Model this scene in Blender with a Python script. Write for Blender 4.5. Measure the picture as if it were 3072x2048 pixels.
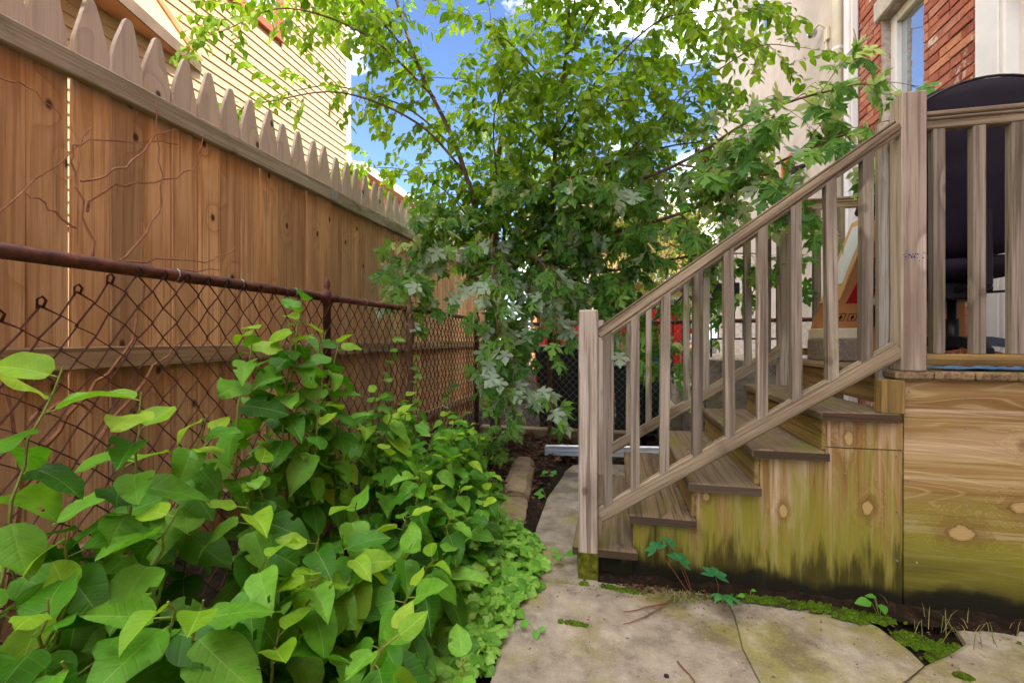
import bpy, math, random
import numpy as np
from mathutils import Vector, Matrix

for _o in list(bpy.data.objects):
    bpy.data.objects.remove(_o)
SC = bpy.context.scene
COL = SC.collection
R = math.radians
random.seed(11)
RNG = np.random.default_rng(11)

# ------------------------------------------------------------------ camera
CAM_H = 1.12
CAM_YAW = R(12.8)
cam_data = bpy.data.cameras.new('camera')
cam_data.sensor_width = 36.0
cam_data.lens = 16.0
cam_data.clip_start = 0.02
cam_data.clip_end = 2000
cam_data.shift_y = -8 / 3072
cam = bpy.data.objects.new('camera', cam_data)
COL.objects.link(cam)
cam.location = (0, 0, CAM_H)
cam.rotation_euler = (R(90), 0, CAM_YAW)
SC.camera = cam

# ------------------------------------------------------------------ sky, sun, exposure
SUN_EL = R(48)
SUN_AZ = R(122)          # compass-like: from +Y clockwise, so the sun stands over +X, a little behind the camera
world = bpy.data.worlds.new('World')
SC.world = world
world.use_nodes = True
wn = world.node_tree
for _n in list(wn.nodes):
    wn.nodes.remove(_n)
w_out = wn.nodes.new('ShaderNodeOutputWorld')
w_bg = wn.nodes.new('ShaderNodeBackground')
w_bg.inputs['Strength'].default_value = 0.15
w_sky = wn.nodes.new('ShaderNodeTexSky')
w_sky.sky_type = 'NISHITA'
w_sky.sun_disc = False
w_sky.sun_elevation = SUN_EL
w_sky.sun_rotation = SUN_AZ
w_sky.air_density = 0.42
w_sky.dust_density = 0.0
w_sky.ozone_density = 3.0
w_tc = wn.nodes.new('ShaderNodeTexCoord')
w_map = wn.nodes.new('ShaderNodeMapping')
w_map.inputs['Scale'].default_value = (1.0, 1.0, 2.2)
w_map.inputs['Location'].default_value = (2.3, 6.1, 0.5)
w_noise = wn.nodes.new('ShaderNodeTexNoise')
w_noise.inputs['Scale'].default_value = 1.7
w_noise.inputs['Detail'].default_value = 7
w_noise.inputs['Roughness'].default_value = 0.58
w_ramp = wn.nodes.new('ShaderNodeValToRGB')
w_ramp.color_ramp.elements[0].position = 0.47
w_ramp.color_ramp.elements[1].position = 0.64
w_mix = wn.nodes.new('ShaderNodeMixRGB')
w_mix.inputs['Color2'].default_value = (15.0, 14.6, 13.9, 1)
wn.links.new(w_tc.outputs['Generated'], w_map.inputs['Vector'])
wn.links.new(w_map.outputs['Vector'], w_noise.inputs['Vector'])
wn.links.new(w_noise.outputs['Fac'], w_ramp.inputs['Fac'])
wn.links.new(w_ramp.outputs['Color'], w_mix.inputs['Fac'])
wn.links.new(w_sky.outputs['Color'], w_mix.inputs['Color1'])
wn.links.new(w_mix.outputs['Color'], w_bg.inputs['Color'])
wn.links.new(w_bg.outputs['Background'], w_out.inputs['Surface'])

sun_data = bpy.data.lights.new('sun', 'SUN')
sun_data.energy = 2.2
sun_data.angle = R(0.5)
sun_data.color = (1.0, 0.93, 0.82)
sun = bpy.data.objects.new('sun', sun_data)
COL.objects.link(sun)
sun_dir = Vector((math.sin(SUN_AZ) * math.cos(SUN_EL), math.cos(SUN_AZ) * math.cos(SUN_EL), math.sin(SUN_EL)))
sun.rotation_euler = (-sun_dir).to_track_quat('-Z', 'Y').to_euler()
sun.location = (8, -2, 14)

SC.view_settings.view_transform = 'Standard'
SC.view_settings.look = 'None'
SC.view_settings.gamma = 1.0
SC.view_settings.use_curve_mapping = False
SC.view_settings.exposure = 2.05
SC.render.engine = 'CYCLES'
SC.cycles.max_bounces = 4
SC.cycles.diffuse_bounces = 3
SC.cycles.glossy_bounces = 2
SC.cycles.transmission_bounces = 2
SC.cycles.transparent_max_bounces = 4
SC.cycles.adaptive_threshold = 0.03


# ------------------------------------------------------------------ node helpers
def C(r, g, b):
    def f(c):
        c /= 255.0
        return c / 12.92 if c <= 0.04045 else ((c + 0.055) / 1.055) ** 2.4
    return (f(r), f(g), f(b), 1.0)


class NT:
    """terse material builder"""
    def __init__(self, name, rough=0.8, spec=0.3, metal=0.0):
        m = bpy.data.materials.new(name)
        m.use_nodes = True
        self.m = m
        self.t = m.node_tree
        self.b = self.t.nodes['Principled BSDF']
        self.out = self.t.nodes['Material Output']
        self.b.inputs['Roughness'].default_value = rough
        self.b.inputs['Specular IOR Level'].default_value = spec
        self.b.inputs['Metallic'].default_value = metal

    def put(self, sock, v):
        if isinstance(v, bpy.types.NodeSocket):
            self.t.links.new(v, sock)
        elif v is not None:
            sock.default_value = v

    def n(self, typ, out=0, ins=None, **kw):
        nd = self.t.nodes.new('ShaderNode' + typ)
        for k, v in kw.items():
            setattr(nd, k, v)
        for k, v in (ins or {}).items():
            self.put(nd.inputs[k], v)
        return nd.outputs[out]

    def math(self, op, a, b=None, c=None, clamp=False):
        nd = self.t.nodes.new('ShaderNodeMath')
        nd.operation = op
        nd.use_clamp = clamp
        self.put(nd.inputs[0], a)
        if b is not None:
            self.put(nd.inputs[1], b)
        if c is not None:
            self.put(nd.inputs[2], c)
        return nd.outputs[0]

    def sstep(self, v, a, b, lo=0.0, hi=1.0):
        nd = self.t.nodes.new('ShaderNodeMapRange')
        nd.interpolation_type = 'SMOOTHSTEP'
        self.put(nd.inputs['Value'], v)
        nd.inputs['From Min'].default_value = a
        nd.inputs['From Max'].default_value = b
        nd.inputs['To Min'].default_value = lo
        nd.inputs['To Max'].default_value = hi
        return nd.outputs[0]

    def mix(self, fac, a, b, mode='MIX'):
        nd = self.t.nodes.new('ShaderNodeMixRGB')
        nd.blend_type = mode
        self.put(nd.inputs[0], fac)
        self.put(nd.inputs[1], a)
        self.put(nd.inputs[2], b)
        return nd.outputs[0]

    def ramp(self, fac, stops):
        nd = self.t.nodes.new('ShaderNodeValToRGB')
        cr = nd.color_ramp
        while len(cr.elements) < len(stops):
            cr.elements.new(0.5)
        for e, (p, c) in zip(cr.elements, stops):
            e.position = p
            e.color = c
        self.put(nd.inputs[0], fac)
        return nd.outputs[0]

    def coords(self, kind='Object', scale=(1, 1, 1), rand=True, loc=(0, 0, 0)):
        if kind == 'Position':
            v = self.n('NewGeometry', 0)
        else:
            v = self.n('TexCoord', {'Generated': 0, 'UV': 2, 'Object': 3}[kind])
        if rand:
            rnd = self.n('ObjectInfo', 'Random')
            k = self.math('MULTIPLY', rnd, 61.7)
            cmb = self.n('CombineXYZ', 0, {0: k, 1: self.math('MULTIPLY', k, 1.7), 2: self.math('MULTIPLY', k, 0.6)})
            nd = self.t.nodes.new('ShaderNodeVectorMath')
            nd.operation = 'ADD'
            self.put(nd.inputs[0], v)
            self.put(nd.inputs[1], cmb)
            v = nd.outputs[0]
        return self.n('Mapping', 0, {'Vector': v, 'Scale': scale, 'Location': loc})

    def noise(self, vec, scale, detail=3, rough=0.55, dist=0.0):
        return self.n('TexNoise', 0, {'Vector': vec, 'Scale': scale, 'Detail': detail, 'Roughness': rough, 'Distortion': dist})

    def bump(self, h, strength=0.4, dist=0.01):
        b = self.n('Bump', 0, {'Height': h, 'Strength': strength, 'Distance': dist})
        self.put(self.b.inputs['Normal'], b)
        return b

    def color(self, c):
        self.put(self.b.inputs['Base Color'], c)

    def posz(self):
        return self.n('SeparateXYZ', 2, {0: self.n('NewGeometry', 0)})


M = {}


def plain(name, col, rough=0.6, spec=0.3, metal=0.0, var=0.12, scale=12, bump=0.0):
    a = NT(name, rough, spec, metal)
    v = a.coords('Object')
    nz = a.noise(v, scale, 5, 0.6)
    dark = tuple(c * (1 - 2 * var) for c in col[:3]) + (1,)
    lite = tuple(min(1, c * (1 + 2 * var)) for c in col[:3]) + (1,)
    a.color(a.ramp(nz, [(0.25, dark), (0.75, lite)]))
    if bump:
        a.bump(a.noise(v, scale * 6, 4), bump, 0.004)
    M[name] = a.m
    return a


def wood(name, lite, mid, dark, rings=16, knots=0.5, ringscale=5.0, weather=None, green=None, tone=0.35, rough=0.85, bump=0.5, ringw=0.5, wscale=1.0):
    """grain runs along local X; weather=(colour, z0, z1): silvering above z; green=(colour, amount, scale)"""
    a = NT(name, rough, 0.2)
    v = a.coords('Object', (0.045, 1.0, 1.0))
    vk = a.coords('Object', (0.62, 1.0, 1.0))
    vor = a.n('TexVoronoi', 'Distance', {'Vector': vk, 'Scale': 3.3 * wscale, 'Randomness': 1.0}, voronoi_dimensions='2D')
    kn = a.sstep(vor, 0.02, 0.06, 1.0, 0.0)
    kn = a.math('MULTIPLY', kn, knots)
    pull = a.sstep(vor, 0.0, 0.30, 1.0, 0.0)
    field = a.noise(v, ringscale * wscale, 2.0, 0.45)
    f2 = a.math('ADD', field, a.math('MULTIPLY', pull, 0.13 * knots))
    saw = a.math('FRACT', a.math('MULTIPLY', f2, rings))
    rg = a.math('MULTIPLY', a.math('POWER', saw, 3.0), a.sstep(saw, 0.88, 1.0, 1.0, 0.0))
    rg = a.math('MULTIPLY', rg, 1.5, clamp=True)
    vf = a.coords('Object', (0.02, 1.0, 1.0))
    fib = a.noise(vf, 130.0 * wscale, 3.0, 0.65)
    strk = a.noise(a.coords('Object', (0.025, 1.0, 1.0)), 46.0 * wscale, 2.0, 0.5)
    broad = a.noise(a.coords('Object', (0.25, 1, 1)), 6.0 * wscale, 4, 0.6)
    deep = tuple(k * 0.62 for k in dark[:3]) + (1,)
    c = a.mix(a.math('MULTIPLY', rg, ringw), lite, dark)
    c = a.mix(a.sstep(fib, 0.40, 0.62, 0.0, 0.6), c, mid)
    c = a.mix(a.sstep(strk, 0.52, 0.66, 0.0, 0.65), c, dark)
    c = a.mix(a.sstep(fib, 0.60, 0.70, 0.0, 0.8), c, deep)
    c = a.mix(a.sstep(broad, 0.42, 0.72, 0.0, 0.5), c, dark)
    rnd = a.n('ObjectInfo', 'Random')
    hv = a.math('MULTIPLY_ADD', rnd, tone, 1.0 - tone * 0.5)
    c = a.mix(1.0, c, a.n('CombineXYZ', 0, {0: hv, 1: hv, 2: hv}), 'MULTIPLY')
    rn2 = a.math('FRACT', a.math('MULTIPLY', rnd, 7.31))
    c = a.mix(a.math('MULTIPLY', rn2, 0.35), c, a.mix(0.5, mid, C(150, 138, 120)))
    if weather:
        wc, z0, z1 = weather
        nz = a.noise(a.coords('Object', (0.3, 1, 1)), 9.0, 4)
        zz = a.math('ADD', a.posz(), a.math('MULTIPLY', a.math('SUBTRACT', nz, 0.5), 0.35))
        wf = a.sstep(zz, z0, z1, 0.0, 0.9)
        gr = a.mix(a.math('MULTIPLY', rg, 0.5), wc, tuple(k * 0.62 for k in wc[:3]) + (1,))
        gr = a.mix(a.sstep(fib, 0.4, 0.75, 0.0, 0.5), gr, tuple(k * 0.7 for k in wc[:3]) + (1,))
        c = a.mix(wf, c, gr)
    if green:
        gc, amt, gs = green
        gn = a.noise(a.coords('Object', (0.5, 1, 1)), gs, 5, 0.65)
        c = a.mix(a.sstep(gn, 0.72 - amt * 0.45, 0.86 - amt * 0.3, 0.0, 0.85), c, gc)
    c = a.mix(a.math('MULTIPLY', kn, 0.9), c, C(58, 34, 22))
    a.color(c)
    hgt = a.math('ADD', a.math('MULTIPLY', fib, 0.7), a.math('MULTIPLY', rg, -0.45))
    a.bump(hgt, bump, 0.004)
    M[name] = a.m
    return a


wood('fence_wood', C(220, 182, 132), C(194, 150, 100), C(158, 112, 66), 12, 1.0, 2.6, weather=(C(206, 194, 176), 2.04, 2.30), tone=0.6, ringw=0.55)
wood('rail_wood', C(188, 180, 160), C(156, 146, 120), C(112, 104, 72), 9, 0.3, 3.0, green=(C(106, 108, 46), 0.52, 4.0), tone=0.1, bump=0.9, ringw=0.4)
wood('midrail_wood', C(178, 154, 116), C(150, 120, 84), C(108, 82, 50), 10, 0.3, 3.0, green=(C(118, 112, 56), 0.3, 4.0), tone=0.1, ringw=0.4)
wood('post_wood', C(204, 190, 172), C(162, 143, 123), C(94, 77, 60), 8, 0.6, 2.4, green=(C(120, 114, 62), 0.2, 3.0), tone=0.14, bump=1.0, ringw=0.65)
wood('baluster_wood', C(176, 163, 144), C(134, 120, 102), C(70, 59, 46), 7, 0.45, 3.2, green=(C(120, 114, 58), 0.38, 5.0), tone=0.6, bump=1.0, ringw=0.7)
wood('handrail_wood', C(180, 163, 134), C(126, 107, 78), C(68, 53, 36), 7, 0.2, 4.0, green=(C(112, 106, 58), 0.2, 5.0), tone=0.14, bump=1.0, ringw=0.65)
wood('tread_wood', C(136, 116, 90), C(100, 80, 58), C(60, 46, 32), 10, 0.5, 2.6, green=(C(112, 112, 36), 0.46, 3.0), tone=0.2, bump=0.9, ringw=0.6)
wood('riser_wood', C(164, 136, 80), C(124, 96, 50), C(78, 60, 28), 10, 0.5, 2.6, green=(C(120, 120, 36), 0.5, 3.0), tone=0.25, bump=0.8, ringw=0.55)
wood('deck_wood', C(150, 126, 92), C(110, 86, 56), C(64, 50, 34), 9, 0.3, 3.0, green=(C(106, 108, 38), 0.33, 4.0), tone=0.25, bump=0.8, ringw=0.5)
wood('end_wood', C(80, 60, 40), C(60, 45, 30), C(38, 30, 20), 20, 0.0, 6.0, green=(C(88, 94, 28), 0.3, 7.0), tone=0.2, ringw=0.5)
wood('red_wood', C(196, 48, 34), C(178, 38, 28), C(140, 30, 24), 8, 0.2, 4.0, tone=0.2, bump=0.3)


def plywood(name, horiz, knots):
    a = NT(name, 0.85, 0.15)
    pos = a.n('NewGeometry', 0)
    z = a.posz()
    # warp the veneer figure round each knot (x, z, radius)
    sep = a.t.nodes.new('ShaderNodeSeparateXYZ')
    a.put(sep.inputs[0], pos)
    kd = None
    wob = a.math('MULTIPLY_ADD', a.noise(pos, 38, 3, 0.6), 1.1, 0.45)
    for (kx, kz, kr) in knots:
        dx = a.math('MULTIPLY', a.math('SUBTRACT', sep.outputs[0], kx), (0.6 if horiz else 1.0) / kr)
        dz = a.math('MULTIPLY', a.math('SUBTRACT', sep.outputs[2], kz), (1.0 if horiz else 0.6) / kr)
        d = a.math('SQRT', a.math('ADD', a.math('MULTIPLY', dx, dx), a.math('MULTIPLY', dz, dz)))
        d = a.math('MULTIPLY', d, wob)
        kd = d if kd is None else a.math('MINIMUM', kd, d)
    pull = a.sstep(kd, 0.0, 4.5, 1.0, 0.0)
    sc = (0.13, 1.0, 1.0) if horiz else (1.0, 1.0, 0.12)
    sf = (0.02, 1.0, 1.0) if horiz else (1.0, 1.0, 0.02)
    v = a.n('Mapping', 0, {'Vector': pos, 'Scale': sc})
    vf = a.n('Mapping', 0, {'Vector': pos, 'Scale': sf})
    fld = a.math('ADD', a.noise(v, 3.6 if horiz else 7.0, 2.0, 0.5, 0.6), a.math('MULTIPLY', pull, 0.25))
    saw = a.math('FRACT', a.math('MULTIPLY', fld, 17.0 if horiz else 13.0))
    line = a.sstep(a.math('ABSOLUTE', a.math('SUBTRACT', saw, 0.5)), 0.0, 0.16, 1.0, 0.0)
    fib = a.noise(vf, 120, 4, 0.65)
    strk = a.noise(vf, 26, 3, 0.55)
    c = a.ramp(fld, [(0.30, C(178, 152, 102)), (0.44, C(150, 118, 68)), (0.54, C(166, 138, 88)), (0.64, C(136, 102, 60)), (0.78, C(182, 158, 118))])
    c = a.mix(a.sstep(strk, 0.52, 0.62, 0.0, 0.55), c, C(138, 98, 50))
    c = a.mix(a.sstep(strk, 0.34, 0.44, 0.5, 0.0), c, C(216, 188, 154))
    c = a.mix(a.math('MULTIPLY', line, 0.30 if horiz else 0.12), c, C(222, 200, 150))
    c = a.mix(a.sstep(fib, 0.50, 0.68, 0.0, 0.6), c, C(112, 80, 40))
    big = a.noise(pos, 3.2, 4, 0.6)
    pale = a.noise(a.n('Mapping', 0, {'Vector': pos, 'Scale': sc, 'Location': (4.0, 2.0, 1.0)}), 9.0 if not horiz else 4.0, 4, 0.6)
    c = a.mix(a.sstep(pale, 0.56, 0.66, 0.0, 0.42), c, C(204, 176, 140))
    # algae climbs from the ground, following the grain streaks
    st = a.noise(v, 15.0 if not horiz else 6.0, 4, 0.65)
    up = a.math('ADD', z, a.math('MULTIPLY', a.math('SUBTRACT', st, 0.5), -1.9 if not horiz else -0.8))
    lime = a.sstep(up, 0.18, 0.74 if not horiz else 0.62, 0.78, 0.0)
    c = a.mix(lime, c, C(132, 132, 42))
    st2 = a.noise(a.n('Mapping', 0, {'Vector': pos, 'Scale': sc, 'Location': (1.7, 0.3, 2.9)}), 20.0 if not horiz else 5.0, 4, 0.6)
    up2 = a.math('ADD', z, a.math('MULTIPLY', a.math('SUBTRACT', st2, 0.5), -0.95 if not horiz else -0.35))
    low = a.sstep(up2, 0.04, 0.26, 0.92, 0.0)
    c = a.mix(low, c, C(62, 56, 22))
    wet = a.sstep(a.math('ADD', z, a.math('MULTIPLY', a.math('SUBTRACT', big, 0.5), 0.25)), 0.06, 0.12, 0.96, 0.0)
    c = a.mix(wet, c, C(30, 28, 18))
    c = a.mix(a.sstep(kd, 1.6, 2.6, 0.45, 0.0), c, C(120, 84, 42))
    c = a.mix(a.sstep(kd, 0.7, 1.2, 0.7, 0.0), c, C(198, 168, 112))
    c = a.mix(a.sstep(a.math('ABSOLUTE', a.math('SUBTRACT', kd, 1.15)), 0.0, 0.25, 0.5, 0.0), c, C(104, 72, 40))
    a.color(c)
    a.bump(a.math('ADD', fib, a.math('MULTIPLY', line, 0.3)), 0.5, 0.003)
    M[name] = a.m


plywood('ply_vertical', False, [(0.715, 0.37, 0.016), (1.035, 0.41, 0.018), (0.965, 0.70, 0.016), (0.40, 0.41, 0.012)])
plywood('ply_horizontal', True, [(1.365, 0.335, 0.027), (1.56, 0.455, 0.020), (1.60, 0.70, 0.016), (1.85, 0.5, 0.02)])


def concrete(name, green=0.5, pale=0.5, base=(150, 138, 122)):
    a = NT(name, 0.9, 0.2)
    pos = a.n('NewGeometry', 0)
    n1 = a.noise(pos, 2.2, 6, 0.62)
    n2 = a.noise(pos, 7.0, 6, 0.65)
    grit = a.noise(pos, 75, 5, 0.8)
    vs = a.n('TexVoronoi', 'Distance', {'Vector': pos, 'Scale': 90.0})
    b = base
    c = a.ramp(n2, [(0.30, C(b[0] * .72, b[1] * .70, b[2] * .68)), (0.50, C(*b)), (0.72, C(min(255, b[0] * 1.18), min(255, b[1] * 1.17), min(255, b[2] * 1.16)))])
    g = a.noise(a.n('Mapping', 0, {'Vector': pos, 'Location': (3.1, 1.7, 0.4)}), 2.6, 5, 0.6)
    c = a.mix(a.sstep(g, 0.60 - green * 0.25, 0.74 - green * 0.2, 0.0, 0.75), c, C(142, 136, 62))
    c = a.mix(a.sstep(n1, 0.60 - pale * 0.1, 0.70, 0.0, 0.75 * pale), c, C(214, 206, 190))
    w = a.noise(a.n('Mapping', 0, {'Vector': pos, 'Location': (9.1, 4.7, 0.4)}), 3.4, 6, 0.68)
    c = a.mix(a.sstep(w, 0.52, 0.66, 0.0, 0.65), c, C(106, 94, 78))
    c = a.mix(a.sstep(grit, 0.56, 0.72, 0.0, 0.5), c, C(206, 196, 176))
    c = a.mix(a.sstep(grit, 0.30, 0.42, 0.55, 0.0), c, C(84, 72, 58))
    c = a.mix(a.sstep(vs, 0.10, 0.16, 0.5, 0.0), c, C(220, 210, 188))
    a.color(c)
    a.bump(a.math('ADD', grit, a.math('MULTIPLY', n2, 2.0)), 0.8, 0.010)
    M[name] = a.m


concrete('concrete', 0.48, 0.7, (158, 147, 131))
concrete('concrete_grey', 0.45, 0.3, (148, 137, 122))
concrete('kerb_concrete', 0.35, 0.2, (142, 122, 98))
concrete('concrete_green', 0.70, 0.95, (160, 150, 130))

a = NT('soil', 0.95, 0.1)
pos = a.n('NewGeometry', 0)
nz = a.noise(pos, 24, 6, 0.7)
a.color(a.ramp(nz, [(0.3, C(24, 19, 14)), (0.55, C(46, 36, 26)), (0.75, C(76, 60, 44))]))
a.bump(nz, 0.9, 0.02)
M['soil'] = a.m

a = NT('moss', 0.95, 0.1)
pos = a.n('NewGeometry', 0)
nz = a.noise(pos, 130, 4, 0.7)
n2 = a.noise(pos, 14, 3, 0.6)
c = a.ramp(nz, [(0.3, C(44, 62, 12)), (0.55, C(88, 120, 24)), (0.75, C(134, 160, 40))])
a.color(a.mix(a.sstep(n2, 0.52, 0.66, 0.0, 0.7), c, C(62, 52, 30)))
a.bump(nz, 1.0, 0.012)
M['moss'] = a.m

a = NT('rust', 0.75, 0.3)
v = a.coords('Object', rand=False)
n1 = a.noise(v, 16, 6, 0.65)
c = a.ramp(n1, [(0.3, C(62, 42, 38)), (0.5, C(92, 60, 50)), (0.62, C(124, 72, 52)), (0.75, C(150, 88, 56))])
a.color(c)
a.bump(a.noise(v, 120, 4, 0.7), 0.5, 0.003)
M['rust'] = a.m
plain('rust_wire', C(78, 50, 40), 0.8, 0.2, 0, 0.25, 30)
plain('grey_wire', C(150, 146, 140), 0.5, 0.4, 0.5, 0.2, 30)

# bricks: colour differs from brick to brick
a = NT('brick', 0.9, 0.15)
v = a.coords('Object')
rnd = a.n('ObjectInfo', 'Random')
n1 = a.noise(v, 22, 5, 0.65)
c = a.ramp(rnd, [(0.0, C(150, 86, 66)), (0.3, C(172, 102, 78)), (0.55, C(186, 118, 90)), (0.75, C(200, 134, 96)), (1.0, C(170, 116, 98))])
c = a.mix(a.sstep(n1, 0.50, 0.72, 0.0, 0.55), c, C(112, 52, 38))
n2 = a.noise(a.coords('Position', (1, 1, 1), False), 5.0, 5, 0.7)
c = a.mix(a.sstep(n2, 0.57, 0.66, 0.0, 0.8), c, C(220, 204, 186))
a.color(c)
a.bump(a.math('ADD', n1, a.noise(v, 90, 4)), 0.7, 0.006)
M['brick'] = a.m
plain('mortar', C(182, 168, 152), 0.95, 0.1, 0, 0.25, 18, 0.8)
a = NT('stucco', 0.92, 0.12)
pos = a.n('NewGeometry', 0)
n1 = a.noise(pos, 1.3, 5, 0.6)
c = a.ramp(n1, [(0.3, C(174, 162, 146)), (0.55, C(200, 186, 168)), (0.75, C(186, 174, 158))])
st = a.noise(a.n('Mapping', 0, {'Vector': pos, 'Scale': (1, 1, 0.15)}), 5, 4, 0.6)
c = a.mix(a.sstep(st, 0.58, 0.74, 0.0, 0.45), c, C(178, 162, 142))
a.color(c)
a.bump(a.noise(a.n('Mapping', 0, {'Vector': pos, 'Scale': (1, 1, 0.6)}), 16, 5, 0.6), 0.55, 0.02)
M['stucco'] = a.m
plain('white_paint', C(232, 226, 218), 0.5, 0.3, 0, 0.04, 6, 0.08)
plain('cream_paint', C(216, 204, 176), 0.6, 0.3, 0, 0.06, 6, 0.1)
plain('stone', C(186, 176, 158), 0.9, 0.2, 0, 0.12, 14, 0.5)
plain('siding', C(192, 168, 132), 0.55, 0.25, 0, 0.03, 3, 0.05)
plain('brown_trim', C(176, 96, 70), 0.6, 0.3, 0, 0.08, 6, 0.1)
plain('soffit', C(196, 146, 112), 0.8, 0.2, 0, 0.08, 5, 0.1)
plain('grey_trim', C(122, 104, 88), 0.8, 0.2, 0, 0.1, 5, 0.1)
plain('flashing', C(222, 186, 140), 0.6, 0.3, 0, 0.1, 5, 0.1)
plain('black_iron', C(26, 26, 28), 0.45, 0.4, 0, 0.1, 20)
plain('black_plastic', C(20, 20, 22), 0.42, 0.45, 0, 0.1, 8)
plain('green_plastic', C(20, 44, 38), 0.42, 0.45, 0, 0.1, 8)
plain('blue_plastic', C(28, 56, 130), 0.4, 0.4, 0, 0.1, 8)
plain('chrome', C(190, 190, 195), 0.25, 0.5, 1.0, 0.05, 8)
plain('aluminium', C(216, 218, 224), 0.4, 0.5, 0.25, 0.08, 10)
a = plain('chair_fabric', C(34, 28, 38), 0.85, 0.25, 0, 0.15, 5, 0.25)
a = plain('cardboard', C(178, 122, 74), 0.85, 0.15, 0, 0.08, 6, 0.1)
plain('cardboard_pale', C(214, 168, 112), 0.85, 0.15, 0, 0.08, 6, 0.1)
plain('paper', C(232, 228, 222), 0.8, 0.2, 0, 0.02, 6)
plain('red_print', C(150, 18, 26), 0.7, 0.2, 0, 0.05, 6)
plain('black_print', C(26, 24, 24), 0.8, 0.2, 0, 0.02, 6)
plain('blue_ink', C(40, 40, 120), 0.7, 0.2, 0, 0.1, 6)
plain('blue_tarp', C(92, 136, 178), 0.6, 0.3, 0, 0.15, 14, 0.3)
plain('block_grey', C(140, 126, 112), 0.9, 0.15, 0, 0.2, 60, 0.7)
plain('coir', C(122, 72, 46), 0.95, 0.1, 0, 0.4, 60, 0.9)
plain('terracotta', C(150, 74, 48), 0.85, 0.2, 0, 0.1, 10)
plain('tan_wall', C(206, 160, 112), 0.85, 0.2, 0, 0.08, 3, 0.1)
plain('grey_shingle', C(120, 108, 104), 0.9, 0.1, 0, 0.2, 8, 0.4)
plain('cable', C(40, 38, 40), 0.6, 0.3, 0, 0.05, 4)
plain('bark', C(112, 88, 70), 0.9, 0.15, 0, 0.3, 26, 0.8)
plain('split_wood', C(224, 178, 116), 0.85, 0.2, 0, 0.15, 30, 0.5)
plain('twig_red', C(120, 76, 56), 0.8, 0.2, 0, 0.2, 30, 0.3)
plain('dead_vine', C(150, 108, 80), 0.9, 0.15, 0, 0.25, 30, 0.4)
plain('stem_green', C(122, 132, 56), 0.6, 0.3, 0, 0.25, 14)
plain('vine_stem', C(120, 116, 60), 0.7, 0.3, 0, 0.2, 14)
plain('pebble', C(40, 38, 40), 0.8, 0.2, 0, 0.2, 30)
plain('orange_frame', C(196, 120, 50), 0.7, 0.2, 0, 0.1, 8)

a = NT('window_glass', 0.03, 0.8, 0.75)
a.color(C(188, 196, 200))
M['window_glass'] = a.m
a = NT('dark_glass', 0.05, 0.8)
a.color(C(16, 18, 20))
M['dark_glass'] = a.m


def leafmat(name, cols, back=None, veins=None, trans=0.35, rough=0.5, spec=0.28, tcol=(1.25, 1.2, 0.5), spots=0.0):
    a = NT(name, rough, spec)
    rnd = a.math('FRACT', a.math('ADD', a.n('ObjectInfo', 'Random'), a.n('NewGeometry', 'Random Per Island')))
    st = [(i / max(1, len(cols) - 1), c) for i, c in enumerate(cols)]
    c = a.ramp(rnd, st)
    uv = a.n('TexCoord', 2)
    mot = a.noise(uv, 5.0, 3, 0.6)
    c = a.mix(a.sstep(mot, 0.35, 0.7, 0.0, 0.28), c, tuple(k * 0.6 for k in cols[0][:3]) + (1,))
    if spots:
        c = a.mix(a.sstep(a.noise(uv, 9, 4, 0.7), 0.70, 0.76, 0.0, spots), c, C(150, 130, 50))
    if veins:
        vc, freq, slope = veins
        sep = a.t.nodes.new('ShaderNodeSeparateXYZ')
        a.put(sep.inputs[0], uv)
        ax = a.math('ABSOLUTE', a.math('SUBTRACT', sep.outputs[0], 0.5))
        mid = a.sstep(ax, 0.002, 0.010, 0.6, 0.0)
        w = a.math('SUBTRACT', sep.outputs[1], a.math('MULTIPLY', ax, slope))
        fr = a.math('ABSOLUTE', a.math('SUBTRACT', a.math('FRACT', a.math('MULTIPLY', w, freq)), 0.5))
        side = a.sstep(fr, 0.0, 0.05, 0.22, 0.0)
        c = a.mix(a.math('MAXIMUM', mid, side), c, vc)
        hb = a.math('ADD', a.sstep(fr, 0.0, 0.2, 0.0, 0.6), a.sstep(ax, 0.0, 0.05, 0.0, 0.6))
        a.bump(hb, 0.35, 0.003)
    if back:
        c = a.mix(a.n('NewGeometry', 'Backfacing'), c, back)
    a.color(c)
    tr = a.n('BsdfTranslucent', 0, {'Color': a.mix(1.0, c, tcol + (1,), 'MULTIPLY')})
    ms = a.n('MixShader', 0, {0: trans, 1: a.b.outputs[0], 2: tr})
    a.t.links.new(ms, a.out.inputs['Surface'])
    M[name] = a.m


VEIN = C(150, 186, 92)
leafmat('knot_leaf', [C(48, 104, 16), C(76, 140, 24), C(98, 160, 34), C(128, 184, 62)], veins=(VEIN, 7.0, 0.75), spots=0.5)
leafmat('knot_young', [C(120, 170, 30), C(140, 186, 40), C(160, 196, 50)], veins=(C(196, 214, 110), 8.0, 0.75), trans=0.4)
leafmat('hop_leaf', [C(76, 134, 30), C(102, 164, 44), C(132, 186, 62), C(158, 204, 90)], veins=(C(178, 208, 120), 7.0, 1.0), trans=0.35)
leafmat('maple_leaf', [C(74, 124, 52), C(94, 146, 60), C(116, 166, 68), C(140, 182, 78)], back=C(176, 194, 168), veins=(C(140, 172, 96), 3.0, 1.2), trans=0.52, tcol=(1.5, 1.5, 0.6))
leafmat('elm_leaf', [C(84, 124, 34), C(110, 150, 46), C(134, 170, 56), C(160, 188, 70)], veins=(C(150, 170, 70), 9.0, 0.7), trans=0.55, tcol=(1.45, 1.45, 0.5))
leafmat('far_leaf', [C(96, 126, 40), C(140, 160, 60), C(190, 190, 90)], trans=0.4)
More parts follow.
